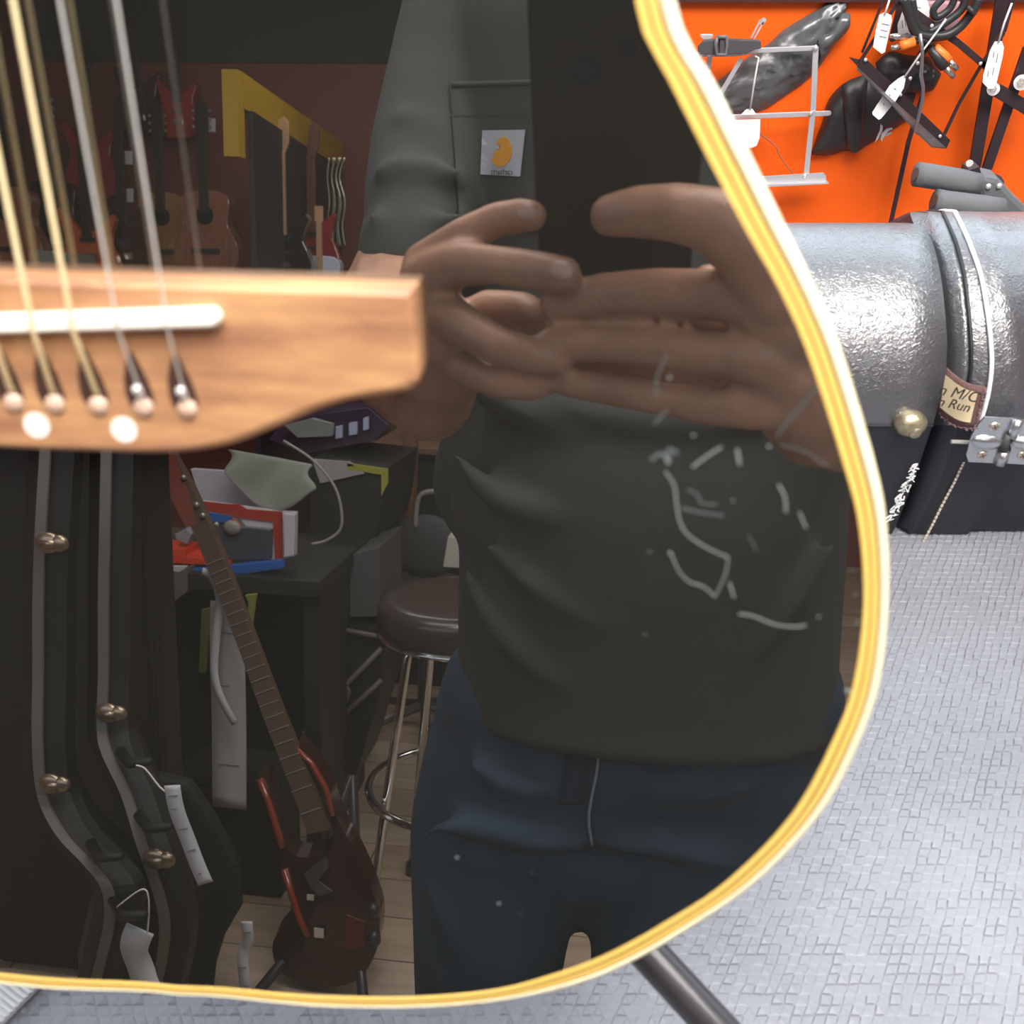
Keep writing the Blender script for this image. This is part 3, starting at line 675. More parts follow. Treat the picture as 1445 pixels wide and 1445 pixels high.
MB().prism([wp(*q, .040) for q in c4([(500, 850), (535, 838), (530, 850), (500, 868), (488, 866)])], (0, -.001, 0)).build('white_mark', M_logo, po)
# black stand
bs = thing('music_stand', wp(1280, 120, .05), 'folded black music stand with flanged lip hanging in front of the pouch', 'music stand')
for L, wd, off in [([(560, -10), (780, 150), (960, 275), (1170, 455)], 42, .052), ([(830, 150), (690, 400), (590, 590)], 50, .048), ([(325, 400), (560, 30)], 22, .05), ([(345, 330), (480, 0)], 16, .046), ([(1110, 400), (960, 660), (870, 850)], 22, .05), ([(600, 0), (540, 240)], 50, .03), ([(730, 600), (640, 900), (525, 1425)], 30, .02)]:
    bar(c4(L), wd/4.515, off).build('bar', M_blkst, bs, bevel=.0005)
lp = MB(); lp.prism([wp(*q, .060) for q in c4([(345, 350), (905, 890), (880, 945), (310, 430)])], (0, -.002, 0)).build('lip', M_blkst, bs, bevel=.0004)
MB().add([wp(*q, .062) for q in c4([(310, 430), (880, 945)])]+[wp(*q, .085) for q in c4([(790, 935), (690, 840), (540, 670), (315, 440)])], [(0, 1, 2, 3, 4, 5)]).build('flange', mat('worn_grey_enamel', (.12, .12, .13), .35, .3), bs, solid=.0015)
MB().prism([wp(*q, .058) for q in c4([(258, 362), (330, 380), (312, 418)])], (0, -.001, 0)).build('corner', M_blkst, bs)
for x, y in [(368, 382), (842, 868), (700, 402), (652, 500), (1100, 405), (790, 165), (590, 605)]:
    MB().ball(wp(*c4([(x, y)])[0], .064), (.0022, .0022, .0014), 12, 6, ax3).build('rivet', M_riv, bs, smooth=True)
MB().tube([wp(*q, .09) for q in c4([(715, 215), (730, 330), (722, 480), (735, 560), (730, 640), (685, 830), (700, 850)])], .0020, 8).build('spring_wire', mat('brushed_wire', (.35, .34, .36), .3, .8), bs, smooth=True)
# cables and jacks
M_cab = mat('black_cable', (.03, .03, .032), .4); M_jack = mat('steel_jack', (.6, .58, .55), .25, .9); M_or = mat('orange_plastic', (.95, .22, .03), .4)
cb_ = thing('audio_cable', wp(1320, 30, .03), 'coiled black cable with jack plugs hanging at the top of the orange wall', 'cable')
MB().tube(smoothpts([wp(*q, .058) for q in c4([(1090, -10), (1050, 70), (960, 180), (850, 230), (700, 215), (650, 110), (610, -10)])], 5), .0052, 10).build('cord', M_cab, cb_, smooth=True)
MB().tube(smoothpts([wp(*q, .056) for q in c4([(1010, -20), (970, 70), (850, 160), (760, 200), (690, 130), (660, -10)])], 5), .0045, 10).build('cord', M_cab, cb_, smooth=True)
MB().tube(smoothpts([wp(*q, .054) for q in c4([(940, -20), (900, 60), (820, 110), (800, 60), (860, -10)])], 5), .004, 10).build('cord', M_cab, cb_, smooth=True)
MB().tube([wp(*q, .066) for q in c4([(1050, 60), (1030, 80)])], .0068, 12).build('clip', M_cab, cb_, smooth=True)
MB().tube([wp(*q, .062) for q in c4([(520, 230), (560, 232), (632, 236)])], [.0022, .0035, .0042], 12).build('jack_plug', M_jack, cb_, smooth=True)
MB().tube([wp(*q, .060) for q in c4([(632, 236), (730, 240)])], .0028, 10).build('cord', M_cab, cb_, smooth=True)
for A_, B_, C_ in [((530, 308), (585, 295), (680, 265)), ((950, 440), (895, 385), (810, 305))]:
    a, b, c_ = [wp(*c4([q])[0], .064) for q in (A_, B_, C_)]
    MB().tube([a, b], .0032, 12).build('jack_tip', M_jack, cb_, smooth=True); MB().tube([b, b.lerp(c_, .3), c_], [.0052, .0058, .0052], 12).build('plug_grip', M_or, cb_, smooth=True)
a, b, c_ = [wp(*c4([q])[0], .066) for q in ((930, 490), (870, 425), (780, 310))]
MB().tube([a, b], .0032, 12).build('jack_tip', M_jack, cb_, smooth=True); MB().tube([b, b.lerp(c_, .3), c_], [.006, .0062, .004], 12).build('plug_grip', M_cab, cb_, smooth=True)
MB().tube([wp(*c4([q])[0], .060) for q in ((680, 265), (740, 255), (800, 290))], .0028, 10).build('cord', M_cab, cb_, smooth=True)
# clear bag with pink card behind the cables
one('blister_pack', MB().prism([wp(*q, .02) for q in c4([(740, 0), (960, 0), (945, 210), (920, 240), (860, 200), (780, 120)])], (0, -.01, 0)), mat('pink_grey_card', (.55, .30, .33), .35), 'pinkish pack hanging behind the coiled cable', 'pack', bevel=.002)
# dark cord near the silver stand
one('thin_cord', MB().tube(smoothpts([wp(*q, .02) for q in c3([(560, 960), (690, 1060), (720, 1130), (800, 1240), (862, 1330), (800, 1335)])], 4), .0009, 6), mat('dull_red_cord', (.35, .12, .09), .7), 'thin dark red cord trailing down beside the silver music stand', 'cord')
# right pair of legs
rl = thing('tripod_stand', wp(1410, 60, .05), 'black flat-legged tripod stand folded against the wall at the right', 'stand')
for L, wd, off in [([(1235, -20), (1150, 500), (1060, 1050)], 84, .03), ([(1400, 300), (1290, 620), (1140, 1060)], 70, .036), ([(1200, 570), (1450, 720)], 78, .046), ([(1300, -10), (1240, 200), (1110, 410)], 34, .05), ([(1480, 380), (1370, 690)], 30, .03)]:
    bar(c4(L), wd/4.515, off, .004).build('leg', M_blkst, rl, bevel=.0006)
for x, y, r in [(1182, 568, .007), (1362, 525, .0085)]:
    MB().tube([wp(*c4([(x, y)])[0], .05), wp(*c4([(x, y)])[0], .058)], r, 20).build('bolt', M_riv, rl); MB().tube([wp(*c4([(x, y)])[0], .058), wp(*c4([(x, y)])[0], .061)], r*.55, 6).build('bolt', M_jack, rl)
# foam hanger
M_foam = mat('grey_worn_foam', (.13, .135, .145), .75, bump=.6, bscale=160)
fh = thing('foam_hanger', wp(1400, 280, .1), 'wall hanger with two grey foam sleeves above the right case', 'hanger')
HO = .25
MB().tube([wp(*q, HO+.0) for q in c4([(690, 1110), (760, 1120), (1000, 1160), (1085, 1175)])], [.0122, .0122, .0122, .0115], 18).build('foam_sleeve', M_foam, fh, smooth=True)
MB().tube([wp(*q, HO+.02) for q in c4([(810, 1280), (860, 1290), (1100, 1320), (1230, 1335)])], [.0122, .0122, .0122, .0115], 18).build('foam_sleeve', M_foam, fh, smooth=True)
for q0, q1, oo in [((686, 1109), (682, 1108), HO), ((806, 1279), (802, 1278), HO+.02)]: MB().tube([wp(*c4([q0])[0], oo), wp(*c4([q1])[0], oo)], .0065, 12).build('sleeve_hole', mat('rusty_tube_end', (.10, .05, .035), .8), fh)
MB().prism([wp(*q, HO-.03) for q in c4([(1000, 1100), (1060, 1050), (1150, 1070), (1250, 1180), (1450, 1370), (1450, 1480), (1230, 1420), (1060, 1260)])], (0, -.03, 0)).build('yoke', M_foam, fh, bevel=.008)
MB().prism([wp(*q, HO-.02) for q in c4([(985, 1040), (1050, 1020), (1060, 1060), (990, 1110), (965, 1100)])], (0, -.02, 0)).build('bracket', M_blkst, fh)
MB().tube([wp(1400, 262, HO-.03), wp(1400, 262, .0)], .012, 12).build('wall_arm', M_blkst, fh)
MB().tube([wp(*c4([(1030, 1040)])[0], HO), wp(*c4([(1030, 1040)])[0], HO+.003)], .0035, 14).build('bolt', M_jack, fh)
for x, y in ((1150, 1188), (1220, 1185)): MB().ball(wp(*c4([(x, y)])[0], HO+.001), (.003, .003, .002), 10, 6, ax3).build('bolt', M_riv, fh)

# ================================================================ WHAT THE BLACK TOP MIRRORS: THE SHOP BEHIND THE VIEWER
from mathutils.bvhtree import BVHTree
def vd(p): return (refl(p)-CAM).dot(CF)                 # mirrored viewing depth of a real point
# ---------------------------------------------------------------- smartphone
M_ph = mat('black_phone_case', (.022, .022, .022), .45)
phc = CAM + CR*.0149 + CU*-.062 - CF*.0035
ph = thing('smartphone', phc, 'black smartphone in a dark case held upright in both hands', 'phone')
def rrect(w_, h_, r, n=6):
    out = []
    for cx_, cy_, a0 in ((w_/2-r, h_/2-r, 0), (-w_/2+r, h_/2-r, PI/2), (-w_/2+r, -h_/2+r, PI), (w_/2-r, -h_/2+r, 1.5*PI)):
        for i in range(n+1): a = a0+PI/2*i/n; out.append((cx_+r*math.cos(a), cy_+r*math.sin(a)))
    return out
oo = [phc+CR*a+CU*b for a, b in rrect(.079, .161, .011)]
MB().prism(oo, -CF*.0105).build('case', M_ph, ph, bevel=.0014)
MB().prism([phc-CF*.0106+CR*a+CU*b for a, b in rrect(.072, .154, .008)], -CF*.0005).build('screen', mat('phone_screen', (.02, .02, .03), .1, emit=.4), ph)
for k, (dx, dy, r) in enumerate([(0, 0, .0065), (0, -.02, .0065), (.018, -.01, .004)]):
    q = CAM+CR*dx+CU*dy-CF*.0036
    if k: MB().tube([q, q+CF*.0004], r, 20).build('lens', mat('lens_glass', (.02, .02, .03), .05), ph)
    else:
        a = [q+(CR*math.cos(t)+CU*math.sin(t))*r for t in [2*PI*i/24 for i in range(24)]]; b = [p+(q-p)*.35 for p in a]
        MB().grid([a, b], True).build('lens', mat('lens_glass', (.02, .02, .03), .05), ph)
# ---------------------------------------------------------------- person
YP = -.50
def BP(px, py, Y=YP, rpx=0): p = rY(px, py, Y); return p, rpx*vd(p)/FP
base = rY(880, 1000, YP); base = Vector((base.x, YP, 0))
pe = thing('person', base, 'person in grey pocket t-shirt and blue jeans, holding up a phone with both hands', 'person')
M_skin = mat('skin', (.50, .27, .18), .42, bump=.25, bscale=350, var=.28, vscale=38, spec=.45)
M_shirt = mat('washed_dark_grey_jersey', (.064, .067, .060), .9, bump=.25, bscale=900, var=.12, vscale=14)
M_jean = mat('blue_denim', (.045, .080, .122), .85, bump=.4, bscale=1400, var=.3, vscale=9)
sh = MB()
rowsT = [(-150, 720, 1090, .075), (-95, 665, 1150, .10), (-30, 645, 1180, .115), (60, 640, 1190, .125), (160, 640, 1195, .125), (260, 645, 1195, .12), (360, 655, 1195, .12), (450, 655, 1200, .125), (560, 645, 1195, .135), (640, 634, 1196, .145), (700, 640, 1194, .148), (780, 652, 1190, .145), (880, 650, 1184, .135), (960, 650, 1180, .13), (1000, 648, 1180, .131)]
R0 = None; rows = []; NS = 40
axb = []
for py, xl, xr_, dep in rowsT:
    pl_, pr_ = rY(xl, py, YP), rY(xr_, py, YP); c0 = (pl_+pr_)/2; hx = (pr_-pl_)/2
    if R0 is None: zc = c0.z
    rows.append([Vector((c0.x, c0.y, c0.z))+Vector((hx.x, hx.y, 0))*(abs(math.cos(a))**.85*(1 if math.cos(a) > 0 else -1))+Vector((0, dep*(abs(math.sin(a))**.85*(1 if math.sin(a) > 0 else -1))*(1. if math.sin(a) > 0 else .85), 0)) for a in [2*PI*k/NS for k in range(NS)]])
    axb.append((c0, hx, dep))
sh.grid(rows, True); sh.add(rows[0], [tuple(range(NS))]); sh.add(rows[-1], [tuple(range(NS))])
shL, _ = BP(655, -20, YP-.0); elL = rY(548, 440, -.36); elL_t = rY(572, 330, -.385)
def lb(mb, L): return limb(mb, [q[0] for q in L], [q[1] for q in L])
# sleeve on the picture's left
slL = [BP(700, -40, YP, 88), BP(655, 30, YP, 92), BP(630, 120, YP+.02, 88), BP(605, 210, YP+.055, 84), BP(592, 285, YP+.09, 80), BP(588, 335, YP+.11, 76)]
lb(sh, slL)
slR = [BP(1120, -40, YP, 88), BP(1190, 30, YP, 92), BP(1230, 120, YP+.02, 88), BP(1262, 210, YP+.055, 82), BP(1285, 285, YP+.09, 78), BP(1295, 335, YP+.11, 74)]
lb(sh, slR)
def ridge(mb, pts, Y, r, wob=0): 
    P = smoothpts([rY(x, y, Y) for x, y in pts], 4); n_ = len(P); mb.tube(P, [max(.0025, r*math.sin(PI*(i+.5)/n_)**.7) for i in range(n_)], 8)
# folds: on the sleeve and over the belly
ridge(sh, [(520, 245), (560, 236), (610, 240), (660, 246)], YP+.130, .010)
ridge(sh, [(515, 300), (560, 322), (620, 312), (665, 300)], YP+.150, .008)
ridge(sh, [(552, 160), (590, 175), (640, 190)], YP+.10, .010)
ridge(sh, [(640, 520), (700, 560), (790, 600), (900, 640)], YP+.125, .016)
ridge(sh, [(640, 640), (700, 700), (800, 730), (900, 735)], YP+.132, .014)
ridge(sh, [(655, 800), (700, 880), (780, 950), (900, 990)], YP+.118, .015)
ridge(sh, [(760, 560), (860, 590), (980, 600), (1100, 580)], YP+.130, .015)
ridge(sh, [(680, 760), (760, 830), (880, 880), (1040, 880)], YP+.130, .013)
ridge(sh, [(1180, 760), (1120, 850), (1040, 930), (930, 960)], YP+.118, .012)
ridge(sh, [(636, 560), (650, 600), (642, 650), (634, 700), (650, 760)], YP+.02, .02)
lb(sh, [BP(583, 352, YP+.115, 80), BP(582, 368, YP+.12, 78)])
shirt = remeshed(sh, 't_shirt', M_shirt, pe, .006, 7, .6)
bv = None
def hit(obj, px, py, off=.002):
    m_ = obj.data; 
    if obj.name not in BVH: BVH[obj.name] = BVHTree.FromPolygons([v.co+OFFS[obj.name] for v in m_.vertices], [tuple(p.vertices) for p in m_.polygons])
    b_ = BVH[obj.name]
    p, d = rr(px, py); d = d.normalized(); h_ = b_.ray_cast(p, d)
    return (h_[0]-d*off) if h_[0] else rY(px, py, YP+.11)
BVH = {}; OFFS = {shirt.name: pe.location.copy()}
def patchgrid(obj, quad, nu, nv, off, bowl=0):
    (a, b, c_, d_) = quad; rows = []
    for j in range(nv+1):
        v = j/nv; rows.append([hit(obj, (a[0]*(1-u)+b[0]*u)*(1-v)+(d_[0]*(1-u)+c_[0]*u)*v, (a[1]*(1-u)+b[1]*u)*(1-v)+(d_[1]*(1-u)+c_[1]*u)*v, off) for u in [i/nu for i in range(nu+1)]])
    return MB().grid(rows)
patchgrid(shirt, ((634, 116), (820, 110), (812, 330), (650, 322)), 14, 14, .0035).build('pocket', M_shirt, shirt, smooth=True, solid=.0024)
patchgrid(shirt, ((636, 116), (820, 110), (819, 118), (637, 123)), 14, 1, .0055).build('pocket_hem', M_shirt, shirt, smooth=True, solid=.002)
patchgrid(shirt, ((632, 161), (770, 160), (770, 163), (632, 164)), 12, 1, .0055).build('pocket_stitching', mat('dark_stitch', (.05, .05, .05), .9), shirt, smooth=True)
lab = patchgrid(shirt, ((681, 184), (741, 183), (734, 249), (678, 246)), 6, 6, .0075).build('logo_label', mat('pale_label_cloth', (.52, .52, .56), .8), shirt, solid=.0008)
# the label's mark: an orange curled C with its opening at the lower side
o_ = hit(shirt, 708, 215, .0092); xa = (hit(shirt, 728, 215, .0092)-o_).normalized(); ya = (hit(shirt, 708, 195, .0092)-o_); ya = (ya-xa*ya.dot(xa)).normalized(); nz = xa.cross(ya)
if nz.dot(GN) > 0: nz = -nz
s_ = vd(o_)/FP
def cpoly(pts, ox, oy): return [o_+xa*((x*1.3+ox)*s_)+ya*((y*1.12+oy)*s_) for x, y in pts]
blob = [(-8, 8), (-4, 14), (2, 17), (8, 14), (12, 6), (13, -3), (10, -12), (3, -18), (-5, -19), (-12, -15), (-14, -9), (-9, -8), (-12, -3), (-8, 0), (-3, 2), (-4, 7)]
MB().prism(cpoly(blob, 0, 2), nz*-.0006).build('curl_mark', mat('mustard_thread', (.85, .36, .03), .7), lab)
MB().prism(cpoly([(-9, 5), (-5, 9), (-1, 6), (-4, 2), (-8, 1)], 0, 2), nz*-.0012).build('curl_inner', mat('pale_label_cloth', (.52, .52, .56)), lab)
textobj('lettering', 'carhartt', .0068, mat('grey_thread', (.12, .12, .14), .8), lab, o_-ya*(26*s_)+NM*.0006, xa if xa.cross(ya).dot(NM) > 0 else -xa, ya, .0002)
# jeans
je = MB()
lb(je, [BP(735, 985, YP-.005, 118), BP(725, 1070, YP-.005, 128), BP(703, 1165, YP, 126), BP(695, 1290, YP+.01, 115), BP(684, 1420, YP+.01, 100)])
lb(je, [BP(1080, 985, YP-.005, 112), BP(1040, 1070, YP-.005, 125), BP(985, 1165, YP, 132), BP(948, 1290, YP+.01, 115), BP(934, 1420, YP+.01, 104)])
lb(je, [BP(735, 985, YP+.015, 116), BP(900, 1000, YP+.02, 118), BP(1080, 985, YP+.015, 112)]); lb(je, [BP(725, 1070, YP+.012, 118), BP(880, 1080, YP+.02, 122), BP(1040, 1070, YP+.012, 118)])
lb(je, [BP(760, 1140, YP+.005, 100), BP(845, 1140, YP+.01, 92), BP(930, 1140, YP+.005, 100)])
for px in (684, 934):
    a, ra = BP(px, 1420, YP+.01, 102); kz = .50
    limb(je, [a, Vector((a.x, a.y+.01, kz)), Vector((a.x, a.y-.02, .30)), Vector((a.x, a.y-.03, .07))], [ra, .078, .068, .064])
ridge(je, [(590, 1180), (650, 1165), (760, 1190), (830, 1200)], YP+.100, .012)
ridge(je, [(850, 1200), (930, 1195), (1030, 1225)], YP+.100, .012)
ridge(je, [(600, 1250), (650, 1330), (740, 1390)], YP+.084, .012)
ridge(je, [(640, 1060), (720, 1110), (800, 1110)], YP+.102, .010)
ridge(je, [(870, 1110), (980, 1120), (1090, 1100)], YP+.102, .010)
je.ball(BP(822, 1205, YP+.0)[0], (.06, .07, .075)); je.ball(BP(822, 1175, YP+.0)[0], .085)
jeans = remeshed(je, 'jeans', M_jean, pe, .008, 9, .6); OFFS[jeans.name] = pe.location.copy()
M_gold = mat('grey_blue_stitching', (.30, .31, .36), .8)
def strip_on(obj, pts, wpx, off, m, nm, par):
    P = smoothpts([Vector((x, y, 0)) for x, y in pts], 6); rows = [[hit(obj, p.x-wpx/2, p.y, off), hit(obj, p.x+wpx/2, p.y, off)] for p in P]
    return MB().grid(rows).build(nm, m, par, smooth=True, solid=.001)
strip_on(jeans, [(846, 1050), (842, 1090), (834, 1130), (831, 1160), (836, 1195)], 4, .003, M_gold, 'fly_stitching', jeans)
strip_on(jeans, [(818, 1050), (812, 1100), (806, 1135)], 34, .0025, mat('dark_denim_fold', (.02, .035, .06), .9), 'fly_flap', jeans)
# body: arms, hands, neck and head in one surface
M_ = .001
bd_ = MB()
def Qr(L): return [(Q(x, y, t), r*M_) for x, y, t, r in L]
lb(bd_, Qr([(600, 376, .525, 12.5), (655, 334, .505, 9.6), (700, 311, .497, 8.6), (735, 304, .490, 8.4), (750, 305, .487, 7.8)]))
lb(bd_, Qr([(598, 392, .520, 13), (650, 372, .497, 11.2), (700, 374, .488, 9.4), (755, 382, .478, 9.6), (795, 388, .472, 8.8)]))
lb(bd_, Qr([(602, 425, .530, 13), (650, 458, .502, 10.8), (700, 487, .492, 9.4), (752, 502, .490, 9.0), (785, 508, .492, 8.0)]))
lb(bd_, Qr([(612, 478, .545, 12), (650, 517, .517, 9.3), (700, 538, .507, 8.4), (748, 545, .503, 7.8), (778, 536, .503, 7)]))
lb(bd_, Qr([(602, 400, .540, 15), (612, 460, .552, 21), (622, 520, .575, 24), (606, 560, .620, 27)]))
lb(bd_, Qr([(600, 392, .525, 12), (606, 430, .535, 13), (616, 480, .548, 13)]))
lb(bd_, Qr([(640, 470, .560, 14), (690, 440, .552, 12), (735, 440, .545, 11), (752, 446, .542, 10)]))   # thumb seen through the gap
lb(bd_, Qr([(606, 560, .620, 27)])+[(rY(560, 515, -.22), .034), (rY(548, 470, -.30), .043), (rY(560, 420, -.375), .045), (rY(592, 330, YP+.105), .040), (rY(632, 120, YP+.02), .04), (rY(720, 0, YP), .045)])
lb(bd_, Qr([(862, 304, .452, 9.6), (900, 299, .444, 11.2), (955, 300, .436, 12.6), (1005, 310, .433, 13.6), (1052, 356, .440, 13.8), (1088, 415, .452, 16)]))
lb(bd_, Qr([(786, 428, .490, 9.0), (850, 416, .480, 10.4), (930, 412, .470, 11.2), (1010, 416, .460, 11.6), (1064, 424, .455, 13), (1105, 470, .466, 17)]))
lb(bd_, Qr([(776, 486, .492, 8.0), (850, 486, .484, 9.2), (930, 491, .475, 9.6), (1010, 500, .467, 10.2), (1075, 508, .465, 12.5), (1110, 540, .475, 16)]))
lb(bd_, Qr([(800, 540, .500, 7.0), (860, 550, .492, 7.8), (930, 562, .486, 8.2), (1000, 574, .480, 9), (1065, 572, .478, 12), (1115, 560, .482, 17)]))
lb(bd_, Qr([(790, 462, .512, 8), (850, 455, .508, 9), (950, 455, .500, 10), (1060, 470, .488, 12)])); lb(bd_, Qr([(800, 515, .518, 8), (870, 522, .512, 9), (960, 535, .502, 10), (1070, 545, .492, 13)]))
lb(bd_, Qr([(1095, 430, .465, 17), (1110, 500, .475, 19), (1120, 560, .490, 22), (1150, 590, .52, 25), (1190, 600, .57, 27)]))
lb(bd_, Qr([(1100, 460, .49, 16), (1060, 440, .505, 14), (1020, 420, .515, 12), (1000, 400, .52, 10)]))   # right thumb behind the phone
lb(bd_, Qr([(1190, 600, .57, 27)])+[(rY(1250, 560, -.26), .036), (rY(1300, 470, -.36), .045), (rY(1295, 340, YP+.105), .04), (rY(1230, 120, YP+.02), .04), (rY(1110, 0, YP), .045)])
ctr_top = rY(905, -100, YP)
lb(bd_, [(rY(905, 300, YP), .08), (rY(905, 60, YP), .085), (rY(740, -20, YP), .045), (rY(905, -90, YP), .065), (rY(1080, -20, YP), .045)])
nz_ = ctr_top.z; nx_ = ctr_top.x
lb(bd_, [(Vector((nx_, YP, nz_-.02)), .066), (Vector((nx_, YP+.005, nz_+.06)), .058), (Vector((nx_, YP+.02, nz_+.12)), .058)])
hc_ = Vector((nx_, YP+.035, nz_+.215))
bd_.ball(hc_, (.075, .096, .105), 28, 18); bd_.ball(hc_+Vector((0, .035, -.07)), (.056, .06, .055), 20, 12)
bd_.ball(hc_+Vector((0, .085, -.112)), (.024, .018, .018), 14, 8)
limb(bd_, [hc_+Vector((0, .090, .018)), hc_+Vector((0, .108, -.022))], [.009, .0135]); bd_.ball(hc_+Vector((.013, .098, -.024)), .0085, 10, 6); bd_.ball(hc_+Vector((-.013, .098, -.024)), .0085, 10, 6)
limb(bd_, [hc_+Vector((-.02, .0925, -.056)), hc_+Vector((0, .1, -.054)), hc_+Vector((.02, .0925, -.056))], [.005, .0068, .005]); limb(bd_, [hc_+Vector((-.018, .0905, -.068)), hc_+Vector((0, .098, -.067)), hc_+Vector((.018, .0905, -.068))], [.005, .007, .005])
for q in (-1, 1):
    limb(bd_, [hc_+Vector((q*.014, .090, .032)), hc_+Vector((q*.046, .080, .034))], [.007, .006])
    bd_.ball(hc_+Vector((q*.078, -.005, -.012)), (.010, .018, .031), 12, 10)
body = remeshed(bd_, 'body', M_skin, pe, .0022, 4, .5); OFFS[body.name] = pe.location.copy()
for q in (-1, 1):
    e = MB().ball(hc_+Vector((q*.031, .080, .012)), .0125, 16, 10).build('eye', mat('eye_white', (.8, .78, .75), .15), pe, smooth=True)
    MB().ball(hc_+Vector((q*.031, .0895, .010)), .0052, 12, 8).build('iris', mat('brown_iris', (.08, .04, .02), .1), e, smooth=True)
hr_ = MB(); hr_.ball(hc_+Vector((0, -.012, .022)), (.081, .098, .099), 26, 16)
hob = hr_.build('hair', mat('short_brown_hair', (.06, .04, .025), .8, bump=1, bscale=500), pe, smooth=True, fix=True)
bm = bmesh.new(); bm.from_mesh(hob.data); org = pe.location
bmesh.ops.delete(bm, geom=[v for v in bm.verts if (v.co+org-hc_).y > .055 and (v.co+org-hc_).z < .065 or (v.co+org-hc_).z < -.045], context='VERTS'); bm.to_mesh(hob.data); bm.free()
# nails
M_nail = mat('pale_nail', (.46, .29, .24), .25)
def nail(px, py, w_, h_, rot=0):
    P = []
    for j in range(7):
        v = -1+2*j/6; rw = []
        for i in range(7):
            u = -1+2*i/6; k2 = math.sqrt(max(0, 1-abs(v)**3*.55)) ; x = u*w_*k2; y = v*h_*math.sqrt(max(0, 1-abs(u)**3*.35))
            a = math.radians(rot); rw.append(hit(body, px+x*math.cos(a)-y*math.sin(a), py+x*math.sin(a)+y*math.cos(a), .0009))
        P.append(rw)
    MB().grid(P).build('fingernail', M_nail, body, smooth=True)
nail(742, 299, 12, 11, -20); nail(792, 381, 16, 13, 10); nail(866, 298, 16, 13, 0)
# shoes
M_shoe = mat('dark_brown_leather', (.05, .03, .02), .5)
for px in (684, 934):
    a, ra = BP(px, 1420, YP+.01, 112); s2 = MB()
    limb(s2, [Vector((a.x, a.y-.06, .055)), Vector((a.x, a.y+.05, .05)), Vector((a.x, a.y+.14, .038)), Vector((a.x, a.y+.18, .032))], [.048, .05, .042, .030])
    so = remeshed(s2, 'shoe', M_shoe, pe, .006, 3)
    MB().prism([Vector((a.x+x, a.y+y, .001)) for x, y in [(-.04, -.09), (0, -.11), (.04, -.09), (.045, .05), (.04, .16), (.015, .205), (-.015, .205), (-.04, .16), (-.045, .05)]], (0, 0, .022)).build('sole', mat('black_rubber', (.02, .02, .02), .7), so)

# ---------------------------------------------------------------- upright cases
M_case = mat('black_tolex', (.009, .009, .009), .42, bump=.4, bscale=500, btype='vor'); M_val = mat('grey_metal_valance', (.20, .175, .165), .5, .2)
def upright(path, wd, lab, latches, handle=(), Yo=0):
    F = smoothpts([rY(x, y, Y+Yo) for x, y, Y in path], 4)
    # continue to the floor
    b = F[-1]; F += [Vector((b.x-.004, b.y-.01, b.z*.5)), Vector((b.x-.02, b.y-.03, .03)), Vector((b.x-.03, b.y-.06, .004))]
    t = thing('instrument_case', Vector((F[-1].x, F[-1].y-.15, 0)), lab, 'case', None)
    rows = []
    for p in F:
        rows.append([p+Vector((x*wd, y, 0)) for x, y in [(-.5-.035/wd, -.09), (-.5, -.03), (-.44, -.012), (-.2, -.003), (0, 0), (.2, -.003), (.44, -.012), (.5, -.03), (.5-.035/wd, -.09)]])
    mb = MB(); mb.grid(rows, True); mb.add(rows[0], [tuple(range(9))]); mb.add(rows[-1], [tuple(range(9))])
    mb.build('shell', M_case, t, smooth=False, bevel=.0)
    V = [[p+Vector((-.0085, .001, 0)), p+Vector((-.0085, .006, 0)), p+Vector((.0085, .006, 0)), p+Vector((.0085, .001, 0))] for p in F]
    MB().grid(V, True).build('valance', M_val, t)
    for x, y, Y in latches:
        c0 = rY(x, y, Y+Yo+.012); L = MB(); L.ball(c0, (.021, .009, .017), 18, 10); L.ball(c0+Vector((.018, 0, 0)), (.015, .009, .014), 16, 8); L.box(c0+Vector((.004, .008, 0)), .022, .006, .012)
        L.build('latch', mat('old_brass_latch', (.40, .30, .22), .32, .8), t, smooth=True)
    for x, y, Y in handle:
        c0 = rY(x, y, Y+Yo+.004); MB().tube([c0, c0+Vector((.03, .03, -.004)), c0+Vector((.07, .035, .006))], [.009, .008, .006], 10).build('handle', M_case, t, smooth=True)
    return t
p1_ = [(70, 560, -.97), (66, 640, -.96), (60, 740, -.95), (56, 850, -.95), (56, 950, -.95), (55, 1040, -.94), (62, 1120, -.93), (88, 1175, -.90), (125, 1215, -.87), (152, 1250, -.85), (157, 1295, -.85), (145, 1350, -.86), (132, 1400, -.88)]
p2_ = [(152, 560, -1.02), (152, 640, -1.01), (150, 740, -1.0), (148, 850, -1.0), (148, 950, -1.0), (146, 1020, -.99), (152, 1060, -.97), (180, 1120, -.94), (202, 1190, -.91), (218, 1235, -.90), (233, 1290, -.90), (232, 1340, -.91), (222, 1390, -.93)]
upright(p2_, .082, 'upright black instrument case with two brass latches and a pale tag below', [(152, 1006, -.99), (219, 1212, -.905)], [(170, 1060, -.96), (196, 1150, -.925)])
upright(p1_, .085, 'upright black instrument case, leftmost in the mirror image, with two brass latches', [(68, 766, -.95), (72, 1106, -.93)], [(128, 1190, -.875), (160, 1270, -.85)])
zc_ = rY(100, 640, -1.42)
tk = thing('instrument_case', (zc_.x, -1.29, 0), 'large plain black box added to darken the background behind the two upright latched cases', 'case')  # added black box that keeps the background behind the latched cases dark
x0_, x1q = rY(-70, 700, -1.24).x, rY(211, 700, -1.24).x
MB().box(((x0_+x1q)/2, -1.29, .62), x1q-x0_, .10, 1.22).build('shell', M_case, tk, bevel=.02)
